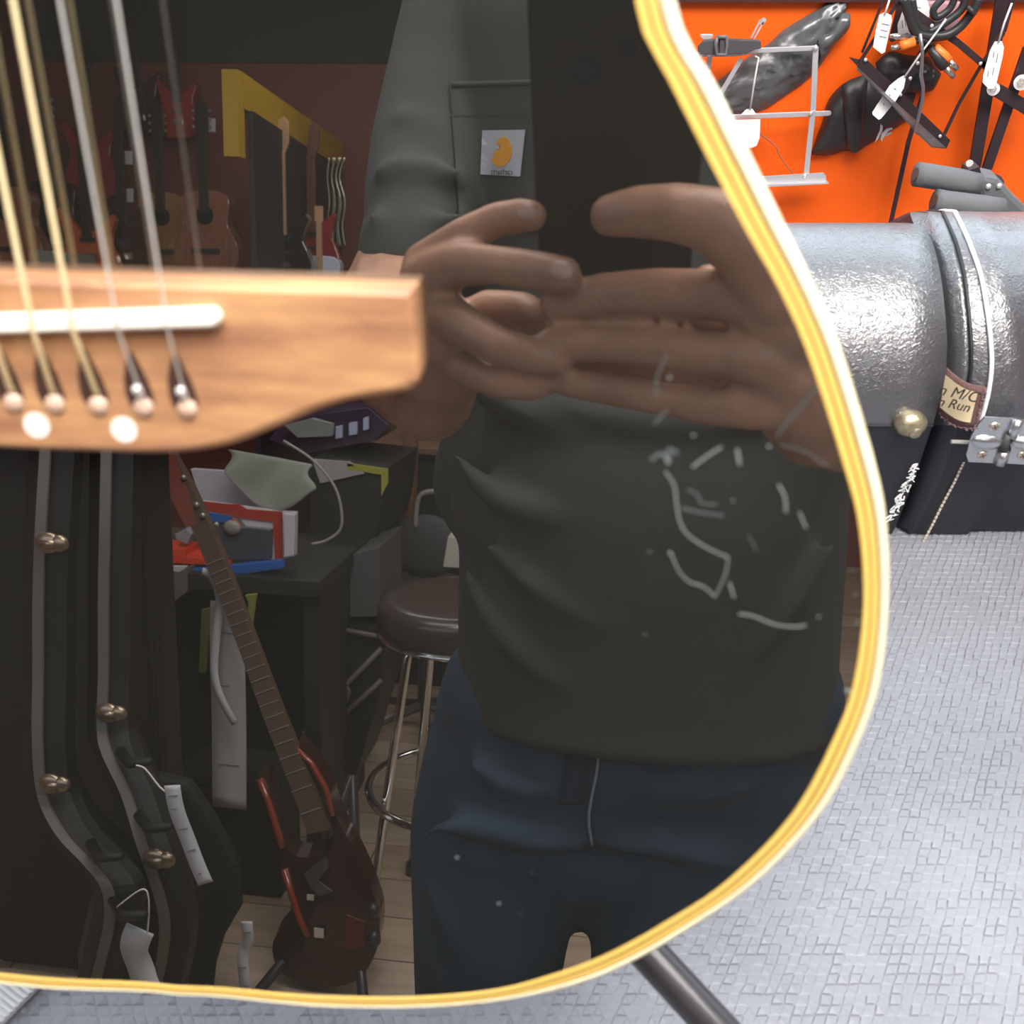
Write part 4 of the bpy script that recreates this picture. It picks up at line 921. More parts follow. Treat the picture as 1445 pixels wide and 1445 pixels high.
MB().tube([Vector((x1q-.012, -1.238, .08)), Vector((x1q-.012, -1.238, 1.16))], .004, 8).build('edge_piping', M_case, tk)
gq = [rY(x, y, -1.17) for x, y in [(205, 1095), (262, 1108), (300, 1165), (332, 1225), (336, 1285), (310, 1330), (298, 1370), (290, 1400), (200, 1400)]]
gl_ = min(p.z for p in gq)
gbg = thing('added_dark_bag', (gq[0].x, -1.19, 0), 'black bag shape added to darken the floor beside the upright cases', 'bag')  # black mass added so the floor beside the cases stays dark
MB().prism(gq[:-2]+[Vector((gq[-2].x, -1.17, .004)), Vector((gq[-1].x, -1.17, .004))], (0, -.04, 0)).build('bag_body', mat('dark_fill_black', (.010, .010, .011), .7, bump=.4, bscale=60), gbg, bevel=.015)
sq = [rY(x, y, -1.56) for x, y in [(250, 1095), (392, 1105), (402, 1290), (250, 1290)]]
sbn = thing('added_dark_bin', ((sq[0].x+sq[1].x)/2, -1.64, 0), 'black lidded bin shape added to darken the floor behind the black bag shape', 'bin')  # second added mass, covers the bright floor with black
zt_ = max(p.z for p in sq); MB().box(((sq[0].x+sq[1].x)/2, -1.64, (zt_-.03)/2+.002), sq[1].x-sq[0].x, .14, zt_-.03).build('tub', mat('dark_fill_black', (.010, .010, .011)), sbn, bevel=.006)
MB().box(((sq[0].x+sq[1].x)/2, -1.64, zt_-.012), sq[1].x-sq[0].x+.012, .152, .024).build('lid', mat('dark_fill_black', (.010, .010, .011)), sbn, bevel=.004)
# paper tags and ribbons hanging there
M_paper = mat('white_receipt_paper', (.70, .70, .72), .7)
def paper(path, wd, Y, name, lab, lines=0, txt=M_print, wave=.006, tie=None, cat='tag', grp=None):
    P = smoothpts([rY(x, y, Y) for x, y in path], 5); n_ = len(P)
    P = [p+Vector((0, wave*.3*math.sin(i*.55), 0)) for i, p in enumerate(P)]
    s_ = wd*vd(P[0])/FP/2; rows = []
    for i, p in enumerate(P):
        t = (P[min(i+1, n_-1)]-P[max(i-1, 0)]).normalized(); e = t.cross(Vector((0, 1, 0))).normalized()*s_
        rows.append([p-e, p, p+e])
    o = thing(name, P[-1], lab, cat, grp)
    MB().grid(rows).build('sheet', M_paper, o, smooth=True, solid=.0006)
    for k in range(lines):
        i = min(n_-2, max(1, int((k+.7)/(lines+.6)*n_))); a, b = rows[i][0].lerp(rows[i][2], .2), rows[i][0].lerp(rows[i][2], .8-.25*(k % 3 == 1))
        MB().tube([a+Vector((0, .0015, 0)), b+Vector((0, .0015, 0))], .0009, 5).build('print_line', txt, o)
    if tie: MB().tube(smoothpts([rY(x, y, Y) for x, y in tie], 4), .0013, 6).build('tie', M_tie, o, smooth=True)
    return o
paper([(243, 1108), (252, 1150), (270, 1200), (291, 1246)], 24, -.84, 'price_tag', 'long white tag tied to the right upright case, mirrored low in the guitar top', 5, tie=[(192, 1080), (205, 1085), (225, 1110), (238, 1120)])
paper([(198, 1310), (190, 1340), (200, 1375), (215, 1400)], 42, -.82, 'price_tag', 'crumpled pale tag at the foot of the upright cases', 0, wave=.012, tie=[(165, 1280), (200, 1255), (210, 1270), (208, 1320)])
# ---------------------------------------------------------------- bench with packages, leaning guitar and paper
YT = -1.75
zt = rY(330, 812, YT).z
bx0 = rY(180, 812, YT).x; bx1 = rY(452, 790, YT).x
M_bench = mat('black_laminate', (.025, .025, .026), .5)
be = thing('display_bench', ((bx0+bx1)/2, YT-.35, 0), 'black display bench loaded with packaged strings and tools', 'bench')
MB().box(((bx0+bx1)/2, YT-.22, zt-.02), bx1-bx0, .45, .04).build('worktop', M_bench, be, bevel=.003)
for x in (bx0+.03, bx1-.03): MB().box((x, YT-.22, (zt-.04)/2), .04, .40, zt-.04).build('side_panel', M_bench, be)
MB().box(((bx0+bx1)/2, YT-.42, (zt-.04)/2), bx1-bx0-.1, .03, zt-.04).build('back_panel', M_bench, be)
def flat(name, pts, Y, th, m, lab, cat, grp=None, tilt=0., bevel=.002):
    P = [rY(x, y, Y) for x, y in pts]
    if tilt: z0 = min(p.z for p in P); P = [p+Vector((0, -(p.z-z0)*tilt, 0)) for p in P]
    return one(name, MB().prism(P, (0, -th, 0)), m, lab, cat, grp, bevel=bevel)
C5 = lambda L: [(200+x/5.16, 620+y/5.16) for x, y in L]
M_wht = mat('white_card', (.62, .62, .66), .5); M_redc = mat('red_card', (.45, .045, .03), .45); M_blue = mat('blue_card', (.03, .14, .50), .4); M_rb = mat('bright_red_box', (.75, .06, .02), .4)
M_clear = mat('clear_blister', (.08, .09, .12), .08, coat=1)
flat('blue_folder', C5([(330, 1100), (500, 1080), (480, 990), (620, 1000), (1030, 940), (1020, 880), (330, 950)]), YT-.02, .02, M_blue, 'blue folder lying at the front edge of the display bench', 'folder')
tp = thing('tool_package', rY(380, 760, YT-.06), 'red and white package with a clear front on the display bench', 'package')
P = lambda L, d=0.: [rY(x, y, YT-.06+d) for x, y in C5(L)]
MB().prism(P([(420, 460), (650, 490), (950, 530), (1110, 540), (1105, 860), (960, 880), (620, 900), (440, 700)]), (0, -.03, 0)).build('backing_card', M_wht, tp, bevel=.002)
MB().prism(P([(420, 450), (650, 475), (700, 470), (760, 510), (1020, 530), (1025, 880), (970, 880), (955, 600), (640, 560), (430, 520)], .004), (0, -.006, 0)).build('red_border', M_redc, tp)
MB().prism(P([(480, 530), (680, 570), (740, 640), (940, 660), (935, 880), (640, 880), (560, 700)], .02), (0, -.02, 0)).build('blister', M_clear, tp, bevel=.003)
MB().prism(P([(480, 530), (640, 560), (650, 610), (520, 600)], .024), (0, -.004, 0)).build('blue_panel', M_blue, tp)
MB().ball(rY(*C5([(660, 640)])[0], YT-.035), (.022, .012, .018), 14, 8).build('tool_head', mat('tool_grey', (.3, .28, .26), .4), tp, smooth=True)
MB().prism(P([(660, 575), (720, 620), (715, 650), (650, 610)], .027), (0, -.004, 0)).build('orange_flash', M_rb, tp)
flat('red_box', C5([(110, 790), (320, 800), (320, 850), (480, 870), (640, 890), (640, 925), (120, 900)]), YT-.03, .08, M_rb, 'bright red flat box on the left of the display bench', 'box')
flat('small_carton', C5([(70, 1070), (330, 935), (330, 1110), (200, 1210), (70, 1200)]), YT+.01, .14, mat('brown_grey_carton', (.16, .13, .12), .6), 'brown carton standing at the left front of the display bench', 'carton')
flat('white_leaflet', C5([(130, 920), (330, 925), (300, 960), (130, 1000)]), YT-.00, .01, M_wht, 'white leaflet on top of the brown carton', 'leaflet')
flat('paper_pad', C5([(340, 220), (640, 240), (830, 360), (1010, 420), (1020, 530), (760, 510), (430, 460)]), YT-.14, .02, mat('lilac_white_paper', (.45, .44, .50), .6), 'pale paper pad standing behind the red and white package', 'paper', tilt=.1)
flat('grey_pouch', C5([(240, 690), (320, 650), (365, 690), (330, 765), (250, 730)]), YT-.05, .03, mat('grey_film', (.3, .33, .36), .3), 'small grey pouch behind the red box', 'pouch')
flat('white_sleeve', C5([(1030, 540), (1115, 550), (1105, 850), (1035, 860)]), YT-.035, .02, M_wht, 'white cardboard sleeve at the right end of the package', 'sleeve')
# cloth draped over the panel
cl = MB(); rows = []
for j in range(13):
    v = j/12; rows.append([rY(*[(322*(1-u)+440*u+6*math.sin(v*5+u*3)), 634+(22*u)+(v*(34+42*math.sin(PI*u)**1.2))], YT-.10+.012*math.sin(u*7+v*2)+.02*v) for u in [i/16 for i in range(17)]])
cl.grid(rows); one('draped_cloth', cl, mat('grey_green_cloth', (.30, .32, .28), .9, bump=.2, bscale=400), 'grey-green cloth draped over the back of the display bench', 'cloth', smooth=True, solid=.006)
# yellow-edged box, cord
ye = thing('packing_box', rY(500, 700, -2.2), 'black box with a yellow taped edge behind the display bench', 'box')
MB().prism([rY(x, y, -2.2) for x, y in [(435, 650), (545, 662), (538, 722), (530, 760), (440, 775)]], (0, -.4, 0)).build('box_body', M_bench, ye)
M_yel = mat('yellow_paint', (.62, .40, .02), .5); M_yg = mat('yellow_green_tape', (.35, .36, .06), .5)
MB().prism([rY(x, y, -2.19) for x, y in [(490, 654), (547, 662), (547, 682), (538, 700), (538, 670), (490, 662)]], (0, -.01, 0)).build('edge_tape', M_yg, ye)
MB().prism([rY(x, y, -2.19) for x, y in [(440, 648), (492, 652), (515, 668), (452, 682)]], (0, -.012, 0)).build('paper_top', mat('pale_grey_sheet', (.36, .35, .34), .6), ye)
one('power_cord', MB().tube(smoothpts([rY(x, y, -1.72) for x, y in [(400, 622), (440, 648), (468, 680), (480, 710), (481, 745), (462, 762), (440, 768)]], 5), .0035, 8), mat('grey_cord', (.30, .29, .27), .6), 'thin grey cord looping down beside the display bench', 'cord', smooth=True)
# electronics / screens right behind the bridge curve
flat('display_case', [(400, 592), (520, 575), (548, 600), (530, 622), (430, 640), (380, 620)], -2.35, .3, mat('dark_purple_case', (.06, .04, .07), .25), 'dark glossy display box on the shelf behind the bench', 'box')
for k, (x, y, w_) in enumerate([(478, 612, 10), (498, 607, 12), (516, 600, 8)]):
    flat('small_card', [(x-w_/2, y-10), (x+w_/2, y-12), (x+w_/2, y+6), (x-w_/2, y+8)], -2.33, .01, mat('pale_blue_card', (.45, .48, .65), .4), ['leftmost of three small pale cards on the dark display box', 'middle of three small pale cards on the dark display box', 'rightmost of three small pale cards on the dark display box'][k], 'card', 'pale cards on the display box')
flat('clear_tray', [(400, 600), (440, 590), (470, 598), (468, 616), (420, 618)], -2.30, .02, mat('grey_green_tray', (.25, .27, .24), .2), 'shallow greenish tray on the dark display box', 'tray')
# rear counter, post, papers
co = thing('shop_counter', rY(600, 640, -2.9)*1.0, 'black shop counter with a wooden front edge behind the stool', 'counter'); co.location.z = 0
a, b = rY(470, 632, -2.9), rY(650, 640, -2.9)
MB().prism([Vector((a.x, a.y, 0)), Vector((b.x+.5, b.y, 0)), Vector((b.x+.5, b.y, a.z)), Vector((a.x, a.y, a.z))], (0, -.6, 0)).build('cabinet', M_bench, co)
MB().box(((a.x+b.x+.5)/2, a.y-.28, a.z+.012), b.x+.5-a.x+.04, .66, .024).build('counter_top', mat('counter_wood', (.20, .12, .07), .4), co, bevel=.003)
one('wooden_post', MB().prism([rY(x, y, -2.6) for x, y in [(568, 622), (586, 622), (582, 730), (562, 735)]], (0, -.05, 0)), mat('brown_post', (.22, .11, .06), .6), 'narrow brown wooden post in front of the counter', 'post')
one('metal_tool', MB().tube([rY(x, y, -2.55) for x, y in [(563, 715), (568, 690), (571, 668)]], [.004, .006, .012], 10), mat('bright_nickel', (.85, .85, .85)), 'shiny metal tool hanging on the brown post', 'tool', smooth=True)
flat('white_carton', [(632, 757), (655, 760), (652, 802), (625, 800)], -2.2, .12, mat('cream_carton', (.50, .48, .42), .6), 'upright white carton behind the stool seat', 'carton')
flat('red_carton', [(652, 765), (672, 765), (670, 802), (650, 800)], -2.22, .12, mat('brown_red_carton', (.25, .07, .06), .6), 'brown-red carton beside the upright white carton', 'carton')
for k in range(6):
    x = 566+k*15; flat('small_jar', [(x-5, 594), (x+5, 594), (x+5, 614), (x-5, 614)], -3.0, .03, [mat('brown_glass', (.3, .14, .08), .3), mat('amber_jar', (.42, .20, .10), .3)][k % 2], ['leftmost', 'second from left', 'third from left', 'third from right', 'second from right', 'rightmost'][k]+' of the small jars in a row on the counter', 'jar', 'jars on the counter')
# office chair behind
oc = thing('office_chair', rY(600, 740, -2.55), 'grey and black office chair pushed under the counter', 'chair'); oc.location.z = 0
MB().ball(rY(600, 770, -2.55), (.12, .03, .10), 20, 12).build('backrest', mat('dark_grey_mesh', (.07, .07, .075), .7), oc, smooth=True)
MB().tube(smoothpts([rY(x, y, -2.53) for x, y in [(586, 745), (590, 705), (604, 694), (640, 694)]], 4), .008, 10).build('frame', mat('grey_plastic_frame', (.28, .27, .28), .4), oc, smooth=True)
pz = rY(600, 800, -2.55); MB().tube([pz, Vector((pz.x, pz.y, .06))], .02, 10).build('column', M_blk, oc)
MB().ball(Vector((pz.x, pz.y+.02, pz.z-.06)), (.16, .16, .03), 20, 8).build('seat', mat('dark_grey_mesh', (.07, .07, .075)), oc, smooth=True)
for k in range(5): aa = 2*PI*k/5; MB().tube([Vector((pz.x, pz.y, .08)), Vector((pz.x+.22*math.cos(aa), pz.y+.22*math.sin(aa), .03))], [.016, .012], 8).build('leg', M_blk, oc)
# dark speaker cabinets and crate under the bench side
flat('speaker_cabinet', [(458, 794), (536, 772), (536, 870), (458, 872)], -2.03, .25, mat('grey_speaker_cloth', (.085, .085, .09), .8, bump=.4, bscale=300), 'dark grey speaker cabinet to the right of the bench', 'speaker')
cb2 = thing('storage_crate', rY(480, 1000, -1.98), 'black crate with grey rails standing below the speaker cabinet', 'crate')
MB().prism([rY(x, y, -2.02) for x, y in [(458, 878), (545, 890), (535, 985), (500, 1100), (458, 1110)]], (0, -.25, 0)).build('crate_body', M_bench, cb2)
M_rail = mat('grey_rail', (.12, .11, .10), .5)
for L in [[(460, 884), (545, 900)], [(460, 995), (470, 985), (538, 915)], [(462, 1030), (538, 960)], [(484, 960), (492, 975), (485, 1000)]]:
    MB().tube([rY(x, y, -2.0) for x, y in L], .007, 8).build('rail', M_rail, cb2, smooth=True)
one('lime_cable', MB().tube(smoothpts([rY(x, y, -1.98) for x, y in [(428, 1035), (438, 1025), (441, 1010)]], 4), .004, 8), mat('lime_green', (.25, .4, .08), .5), 'short curl of lime green cord by the crate', 'cord', smooth=True)
flat('cardboard_box', [(214, 960), (272, 955), (278, 1080), (262, 1120), (214, 1120)], -2.25, .3, mat('brown_cardboard', (.13, .075, .045), .8, var=.3, vscale=20), 'brown cardboard box on the floor under the display bench', 'box')
# long papers
paper([(322, 850), (321, 930), (323, 1030), (324, 1140)], 52, -1.5, 'receipt_roll', 'long pale paper sheet hanging beside the leaning red guitar', 3, wave=.004, cat='paper')
paper([(285, 806), (300, 815), (310, 850), (305, 900), (302, 950), (312, 985), (332, 1022)], 12, -1.46, 'paper_ribbon', 'narrow white paper ribbon curling down in front of the long sheet', 0, wave=.002, cat='ribbon')
flat('green_strap', [(345, 840), (362, 838), (360, 850), (355, 885), (348, 885), (350, 850)], -1.66, .01, mat('yellow_green_web', (.22, .26, .05), .7), 'yellow-green strap hanging under the bench edge', 'strap')
flat('green_band', [(284, 860), (296, 858), (290, 950), (280, 950)], -1.70, .01, mat('dark_olive', (.09, .11, .03), .7), 'olive band hanging left of the long paper sheet', 'band')
paper([(348, 1300), (350, 1325), (342, 1350), (346, 1385), (345, 1400)], 17, -1.05, 'price_tag', 'printed white tag strip hanging low beside the leaning red guitar', 4, cat='tag')
# leaning electric guitar, dark with red edges
YE = -1.27
def LE(x, y): 
    f_ = min(1, max(0, (1390-y)/760)); return rY(x, y, YE-.25*f_)
eg = thing('electric_guitar', LE(450, 1390), 'dark red electric guitar leaning back, its long neck slanting up to the left', 'guitar')
bod = [(366, 1095), (380, 1110), (398, 1180), (412, 1205), (440, 1210), (462, 1200), (470, 1175), (452, 1110), (432, 1070), (418, 1052), (440, 1075), (462, 1110), (478, 1160), (505, 1210), (528, 1265), (536, 1300), (530, 1345), (500, 1385), (440, 1392), (395, 1370), (385, 1330), (410, 1290), (402, 1240), (388, 1190), (370, 1140)]
MB().prism([LE(q.x, q.y) for q in smoothpts([Vector((x, y, 0)) for x, y in bod+bod[:1]], 4)[:-1]], (0, -.04, .01)).build('body', mat('black_cherry_lacquer', (.035, .012, .010), .18, coat=1), eg, bevel=.004)
M_redl = mat('red_lacquer', (.27, .035, .018), .25, coat=1)
for L, r in [([(368, 1098), (380, 1130), (392, 1170), (400, 1195)], .007), ([(402, 1225), (412, 1260), (425, 1300), (436, 1320)], .007), ([(418, 1055), (440, 1075), (460, 1110), (470, 1150)], .006)]:
    MB().tube([LE(x, y)+Vector((0, .004, 0)) for x, y in L], r, 10).build('red_edge', M_redl, eg, smooth=True)
MB().prism([LE(x, y)+Vector((0, .004, 0)) for x, y in [(490, 1290), (515, 1300), (515, 1335), (485, 1340)]], (0, -.004, 0)).build('red_panel', mat('dull_red_panel', (.10, .02, .015), .3), eg)
M_fb = mat('dark_brown_fretboard', (.10, .062, .045), .5)
nkp = [((236, 640), 11), ((262, 690), 12), ((290, 750), 12), ((318, 820), 12), ((352, 910), 12), ((385, 1000), 13), ((425, 1100), 14), ((452, 1170), 15)]
L_, R_2 = [], []
for (x, y), w_ in nkp: L_.append(LE(x-w_, y+3)+Vector((0, .012, 0))); R_2.append(LE(x+w_, y-3)+Vector((0, .012, 0)))
MB().prism(L_+R_2[::-1], (0, -.022, 0)).build('neck', M_fb, eg)
for k in range(21):
    t = k/20; t = 1-(1-t)**.8; y = 790+350*t; x = 307+(y-790)*.383; w_ = 12.3+2*t
    MB().tube([LE(x-w_, y+5)+Vector((0, .0135, 0)), LE(x+w_, y-5)+Vector((0, .0135, 0))], .0012, 5).build('fret', mat('dull_fret', (.42, .38, .34), .4, .5), eg)
MB().prism([LE(x, y)+Vector((0, .014, 0)) for x, y in [(228, 622), (248, 640), (272, 700), (280, 740), (266, 742), (240, 690), (225, 640)]], (0, -.018, 0)).build('headstock', mat('red_brown_head', (.22, .06, .045), .4), eg)
for x, y in [(258, 672), (276, 710), (285, 725), (304, 738)]: MB().ball(LE(x+6, y)+Vector((0, .016, 0)), .006, 12, 8).build('tuning_peg', mat('dull_nickel', (.35, .35, .33), .3, .5), eg, smooth=True)
for x, y, w_, h_ in [(440, 1263, 5, 4), (452, 1313, 7, 7)]: MB().box(LE(x, y)+Vector((0, .008, 0)), w_*.0028, .004, h_*.0028).build('pickup_plate', mat('bright_nickel', (.85, .85, .85)), eg)
MB().prism([LE(x, y)+Vector((0, .008, 0)) for x, y in [(430, 1230), (462, 1205), (466, 1220), (450, 1240), (470, 1255), (452, 1262), (440, 1250)]], (0, -.004, 0)).build('bridge_unit', mat('worn_metal', (.25, .24, .23), .25, .8), eg)
for x, y in [(527, 1286), (528, 1325)]: MB().ball(LE(x, y), (.014, .014, .018), 12, 8).build('knob', M_blk, eg, smooth=True)
# its stand and a dark hump on the floor
es = thing('guitar_stand', Vector((LE(450, 1390).x, YE-.12, 0)), 'low black guitar stand under the leaning red electric guitar', 'stand')
for q in (-.12, .12): MB().tube([Vector((es.location.x+q, YE+.09, .02)), Vector((es.location.x+q*.6, YE-.04, .06)), Vector((es.location.x, YE-.25, .35))], .011, 10).build('leg', M_blk, es, smooth=True)
# bar stool
M_chr = mat('chrome', (.75, .75, .75), .12, 1.)
zs = .76; Sc = rZ(652, 842, zs); f1 = rZ(502, 1200, .0); f2_ = rZ(556, 1172, .0)
stl = thing('bar_stool', Vector((Sc.x, Sc.y, 0)), 'bar stool with round black seat and chrome legs with foot ring', 'stool')
rs = (Sc-rZ(532, 842, zs)).length
MB().tube([Vector((Sc.x, Sc.y, zs-.075)), Vector((Sc.x, Sc.y, zs-.065)), Vector((Sc.x, Sc.y, zs-.02)), Vector((Sc.x, Sc.y, zs-.004)), Vector((Sc.x, Sc.y, zs))], [rs*.9, rs, rs, rs*.96, rs*.8], 40).build('seat', mat('black_leatherette', (.05, .035, .032), .35, coat=.3), stl, smooth=True)
MB().tube([Vector((Sc.x, Sc.y, zs-.078)), Vector((Sc.x, Sc.y, zs-.07))], rs*1.01, 40).build('seat_rim', M_chr, stl, smooth=True)
for k in range(4):
    aa = PI*1.28+k*PI/2; dv = Vector((math.cos(aa), math.sin(aa), 0))
    MB().tube([Vector((Sc.x, Sc.y, zs-.07))+dv*rs*.55, Vector((Sc.x, Sc.y, zs-.11))+dv*rs*.72, Vector((Sc.x, Sc.y, .012))+dv*rs*1.25], .0095, 12).build('leg', M_chr, stl, smooth=True)
    MB().tube([Vector((Sc.x, Sc.y, .0))+dv*rs*1.25, Vector((Sc.x, Sc.y, .03))+dv*rs*1.24], .014, 12).build('foot_cap', M_blk, stl)
rg_ = [Vector((Sc.x+rs*1.1*math.cos(a), Sc.y+rs*1.1*math.sin(a), .33)) for a in [2*PI*i/40 for i in range(41)]]
MB().tube(rg_, .009, 10, cap=False).build('foot_ring', M_chr, stl, smooth=True)

# ---------------------------------------------------------------- rear wall: yellow frame, hanging instruments
zb = rY(325, 100, -3.1).z; x1_ = rY(328, 100, -3.1); xb = rY(466, 210, -4.9)
yf = thing('yellow_frame', (x1_.x, -3.1, 0), 'yellow painted post and beam framing the dark alcove', 'frame')
hb_ = 24*vd(x1_)/FP
MB().prism([Vector((x1_.x-.03, -3.1, zb)), Vector((xb.x, -4.93, zb+.01)), Vector((xb.x, -4.93, zb-.115)), Vector((x1_.x-.03, -3.1, zb-.115))], (.06, 0, 0)).build('beam', M_yel, yf)
zq = rY(328, 222, -3.1).z; MB().box((x1_.x, -3.1, (zb+zq)/2), .055, .055, zb-zq).build('post', M_yel, yf)
one('alcove_panel', MB().prism([Vector((x1_.x+.05, -3.15, 0)), Vector((xb.x+.05, -4.93, 0)), Vector((xb.x+.05, -4.93, zb-.12)), Vector((x1_.x+.05, -3.15, zb-.12))], (-.02, 0, 0)), mat('navy_black_panel', (.022, .024, .034), .5), 'dark panel filling the alcove under the yellow beam', 'panel')
def ghalf(s):
    L = [(0, -.30), (.07, -.298), (.13, -.275), (.17, -.225), (.187, -.16), (.182, -.10), (.155, -.04), (.132, .0), (.128, .04), (.137, .09), (.142, .13), (.128, .165), (.09, .187), (.03, .193), (0, .193)]
    P = smoothpts([Vector((a*s, b*s, 0)) for a, b in L], 3); return P+[Vector((-p.x, p.y, 0)) for p in P[-2:0:-1]]
def hang_acoustic(px, py, Y, s, m, lab, neckm, white=False, cat='guitar', tagc=None):
    c0 = rY(px, py, Y); X = Vector((1, 0, 0)); Z = Vector((0, 0, 1)); dz = -.05*s
    t = thing('hanging_guitar', c0+Z*(-.35*s), lab, cat, None)
    oz = c0-Z*.06*s
    MB().prism([oz+X*p.x+Z*p.y for p in ghalf(s)], (0, -.09*s, 0)).build('body', m, t, bevel=.006*s)
    MB().tube([c0+Vector((0, .0005, 0)), c0+Vector((0, .0015, 0))], .05*s, 26).build('sound_hole', mat('hole_dark', (.004, .004, .004)), t)
    MB().box(c0+Z*.215*s+Vector((0, .006, 0)), .054*s, .014, .40*s).build('neck', neckm, t, bevel=.002)
    MB().prism([c0+Z*z*s+X*x*s+Vector((0, .006, 0)) for x, z in [(-.026, .415), (.026, .415), (.038, .45), (.034, .58), (0, .59), (-.034, .58), (-.038, .45)]], (0, -.015, 0)).build('headstock', neckm, t, bevel=.002)
    MB().box(c0-Z*.19*s+Vector((0, .006, 0)), .16*s, .012, .028*s).build('bridge', neckm, t, bevel=.002)
    for q in (-1, 1):
        for k in range(3): MB().ball(c0+Z*(.46+k*.04)*s+X*q*.046*s, .009*s, 8, 6).build('tuning_peg', mat('dull_nickel', (.35, .35, .33), .3, .5), t)
    return t
def hang_electric(px, py, Y, s, m, lab, neckm):
    c0 = rY(px, py, Y); X = Vector((1, 0, 0)); Z = Vector((0, 0, 1))
    t = thing('hanging_guitar', c0-Z*.3*s, lab, 'guitar', None)
    L = [(0, -.22), (.09, -.215), (.15, -.17), (.165, -.10), (.14, -.03), (.115, .02), (.125, .08), (.15, .14), (.135, .17), (.09, .13), (.04, .09), (-.04, .09), (-.10, .15), (-.15, .20), (-.165, .17), (-.13, .08), (-.12, .02), (-.15, -.05), (-.17, -.12), (-.14, -.19), (-.08, -.218)]
    MB().prism([c0+X*a*s+Z*b*s for a, b in L], (0, -.045, 0)).build('body', m, t, bevel=.004)
    MB().box(c0+Z*.27*s+Vector((0, .008, 0)), .05*s, .018, .44*s).build('neck', neckm, t, bevel=.002)
    MB().prism([c0+Z*z*s+X*x*s+Vector((0, .006, 0)) for x, z in [(-.022, .485), (.024, .485), (.045, .53), (.05, .64), (.02, .67), (-.01, .65), (-.024, .53)]], (0, -.014, 0)).build('headstock', neckm, t, bevel=.002)
    for z in (.04, -.04): MB().box(c0+Z*z*s+Vector((0, .004, 0)), .08*s, .010, .024*s).build('pickup', M_blk, t)
    MB().box(c0-Z*.11*s+Vector((0, .004, 0)), .07*s, .012, .03*s).build('bridge', M_chr, t)
    return t
M_dn = mat('dark_neck_wood', (.035, .028, .026), .3); M_mp = mat('maple_neck', (.55, .33, .18), .35)
M_spr = wood('brown_cedar_top', (.40, .17, .10), (.30, .12, .065), 'Z', 10, .22, .1, coat=1.)
M_hon = wood('honey_spruce_top', (.42, .21, .08), (.34, .16, .06), 'Z', 10, .22, .1, coat=1.)
M_sun = mat('dark_sunburst', (.05, .015, .012), .2, coat=1); M_crim = mat('crimson_lacquer', (.35, .03, .03), .2, coat=1); M_orl = mat('orange_lacquer', (.60, .13, .03), .25, coat=1)
YH = YR+.16
hang_acoustic(289, 304, YH+.13, .92, M_spr, 'brown acoustic guitar hanging on the rear wall beside the yellow post', M_dn)
hang_acoustic(228, 306, YH, .92, M_hon, 'honey acoustic guitar hanging just left of the brown one', M_dn)
hang_electric(175, 330, YH+.12, 1.0, M_sun, 'dark electric guitar hanging left of the honey acoustic', M_dn)
hang_electric(125, 350, YH+.20, 1.0, M_orl, 'orange electric guitar hanging on the rear wall, low', M_dn)
hang_electric(128, 225, YH+.02, .9, M_crim, 'crimson electric guitar hanging above the orange one', M_dn)
hang_acoustic(72, 290, YH+.08, .95, M_sun, 'dark acoustic guitar hanging second from the left end', M_dn)
hang_acoustic(10, 300, YH+.22, .95, M_spr, 'brown acoustic guitar hanging at the far left end', M_dn)
hang_electric(250, 150, YH-.03, .7, M_crim, 'small red electric guitar hanging above the honey acoustic', M_dn)
hang_electric(195, 140, YH-.03, .8, M_sun, 'small dark electric guitar hanging high on the red wall', M_dn)
hang_electric(399, 345, -3.6, .72, mat('black_gloss_body', (.012, .012, .014), .15, coat=1), 'black electric guitar with pale maple neck hanging in the alcove', M_mp)
hang_electric(441, 340, -3.95, .72, M_crim, 'dark red electric guitar hanging at the right of the alcove', mat('brown_neck', (.12, .05, .035), .35))
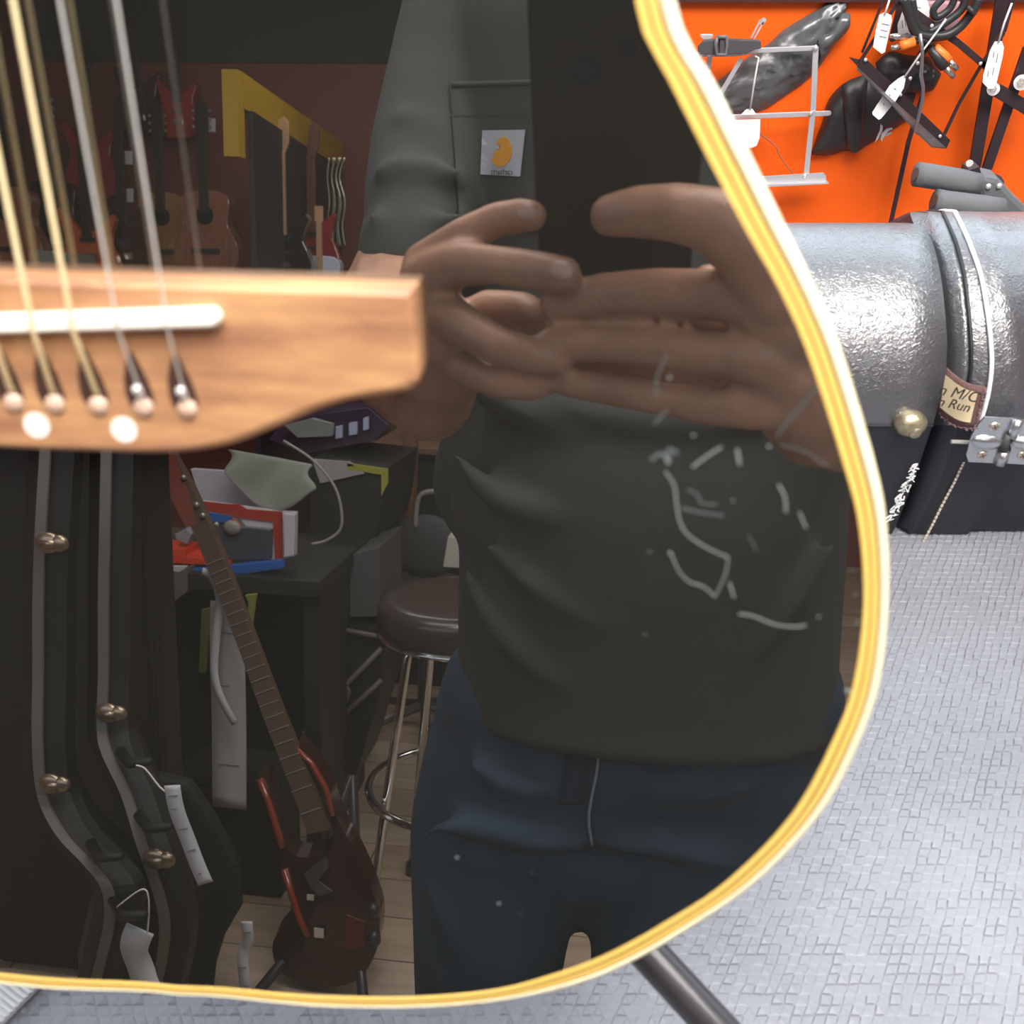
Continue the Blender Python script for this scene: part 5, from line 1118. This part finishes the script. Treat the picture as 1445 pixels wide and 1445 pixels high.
wg = thing('hanging_ukulele', rY(452, 395, -3.7), 'small white-bodied ukulele with pale neck hanging below the red electric guitar', 'ukulele')
c0 = rY(452, 402, -3.7)
MB().prism([c0+Vector((p.x, 0, p.y)) for p in ghalf(.60)], (0, -.05, 0)).build('body', mat('pale_blue_white_lacquer', (.62, .66, .80), .25, coat=1), wg, bevel=.003)
MB().box(c0+Vector((0, .006, .16)), .022, .012, .20).build('neck', M_mp, wg); MB().box(c0+Vector((0, .006, .28)), .035, .01, .06).build('headstock', M_mp, wg)
# shiny coiled leads at the end of the alcove
sl_ = thing('coiled_leads', rY(472, 290, -4.0), 'bundle of shiny looped leads hanging at the end of the yellow beam', 'leads')
for k in range(6):
    x = 463+k*4+2*(k % 2); MB().tube(smoothpts([rY(x+dx, y, -4.0+.02*k) for dx, y in [(2, 222), (-1-k, 250), (2, 285), (-2, 320), (k-2, 350)]], 4), .0055, 8).build('lead', mat('olive_chrome', (.32, .30, .22), .15, .9), sl_, smooth=True)
for k, (x, y) in enumerate([(298, 176), (70, 205), (181, 222), (182, 275)]):
    w_ = 6; flat('price_tag', [(x-w_, y-9), (x+w_, y-9), (x+w_, y+10), (x-w_, y+10)], YH+.05, .002, M_paper, ['white tag on the headstock of the brown hanging acoustic', 'white tag near the dark acoustic at the left', 'upper small white tag between the dark and honey guitars', 'lower small white tag between the dark and honey guitars'][k], 'tag', bevel=0)
flat('grey_box', [(42, 352), (104, 358), (104, 400), (38, 400)], -4.3, .2, mat('grey_green_card', (.30, .32, .28), .6), 'grey-green box under the hanging guitars at the left', 'box')

for o in list(COL.objects):
    if o.parent is None and 'label' in o and 'group' not in o:
        k_ = o.name.split('.')[0]
        g_ = {'hanging_guitar': 'guitars hanging on the rear wall', 'ceiling_light': 'lit ceiling panels', 'price_tag': 'white shop tags', 'music_stand': 'folded music stands on the orange wall'}.get(k_)
        if k_ == 'instrument_case': g_ = 'cases lying on the mat' if o.location.y > 0 else 'upright instrument cases'
        if g_: o['group'] = g_
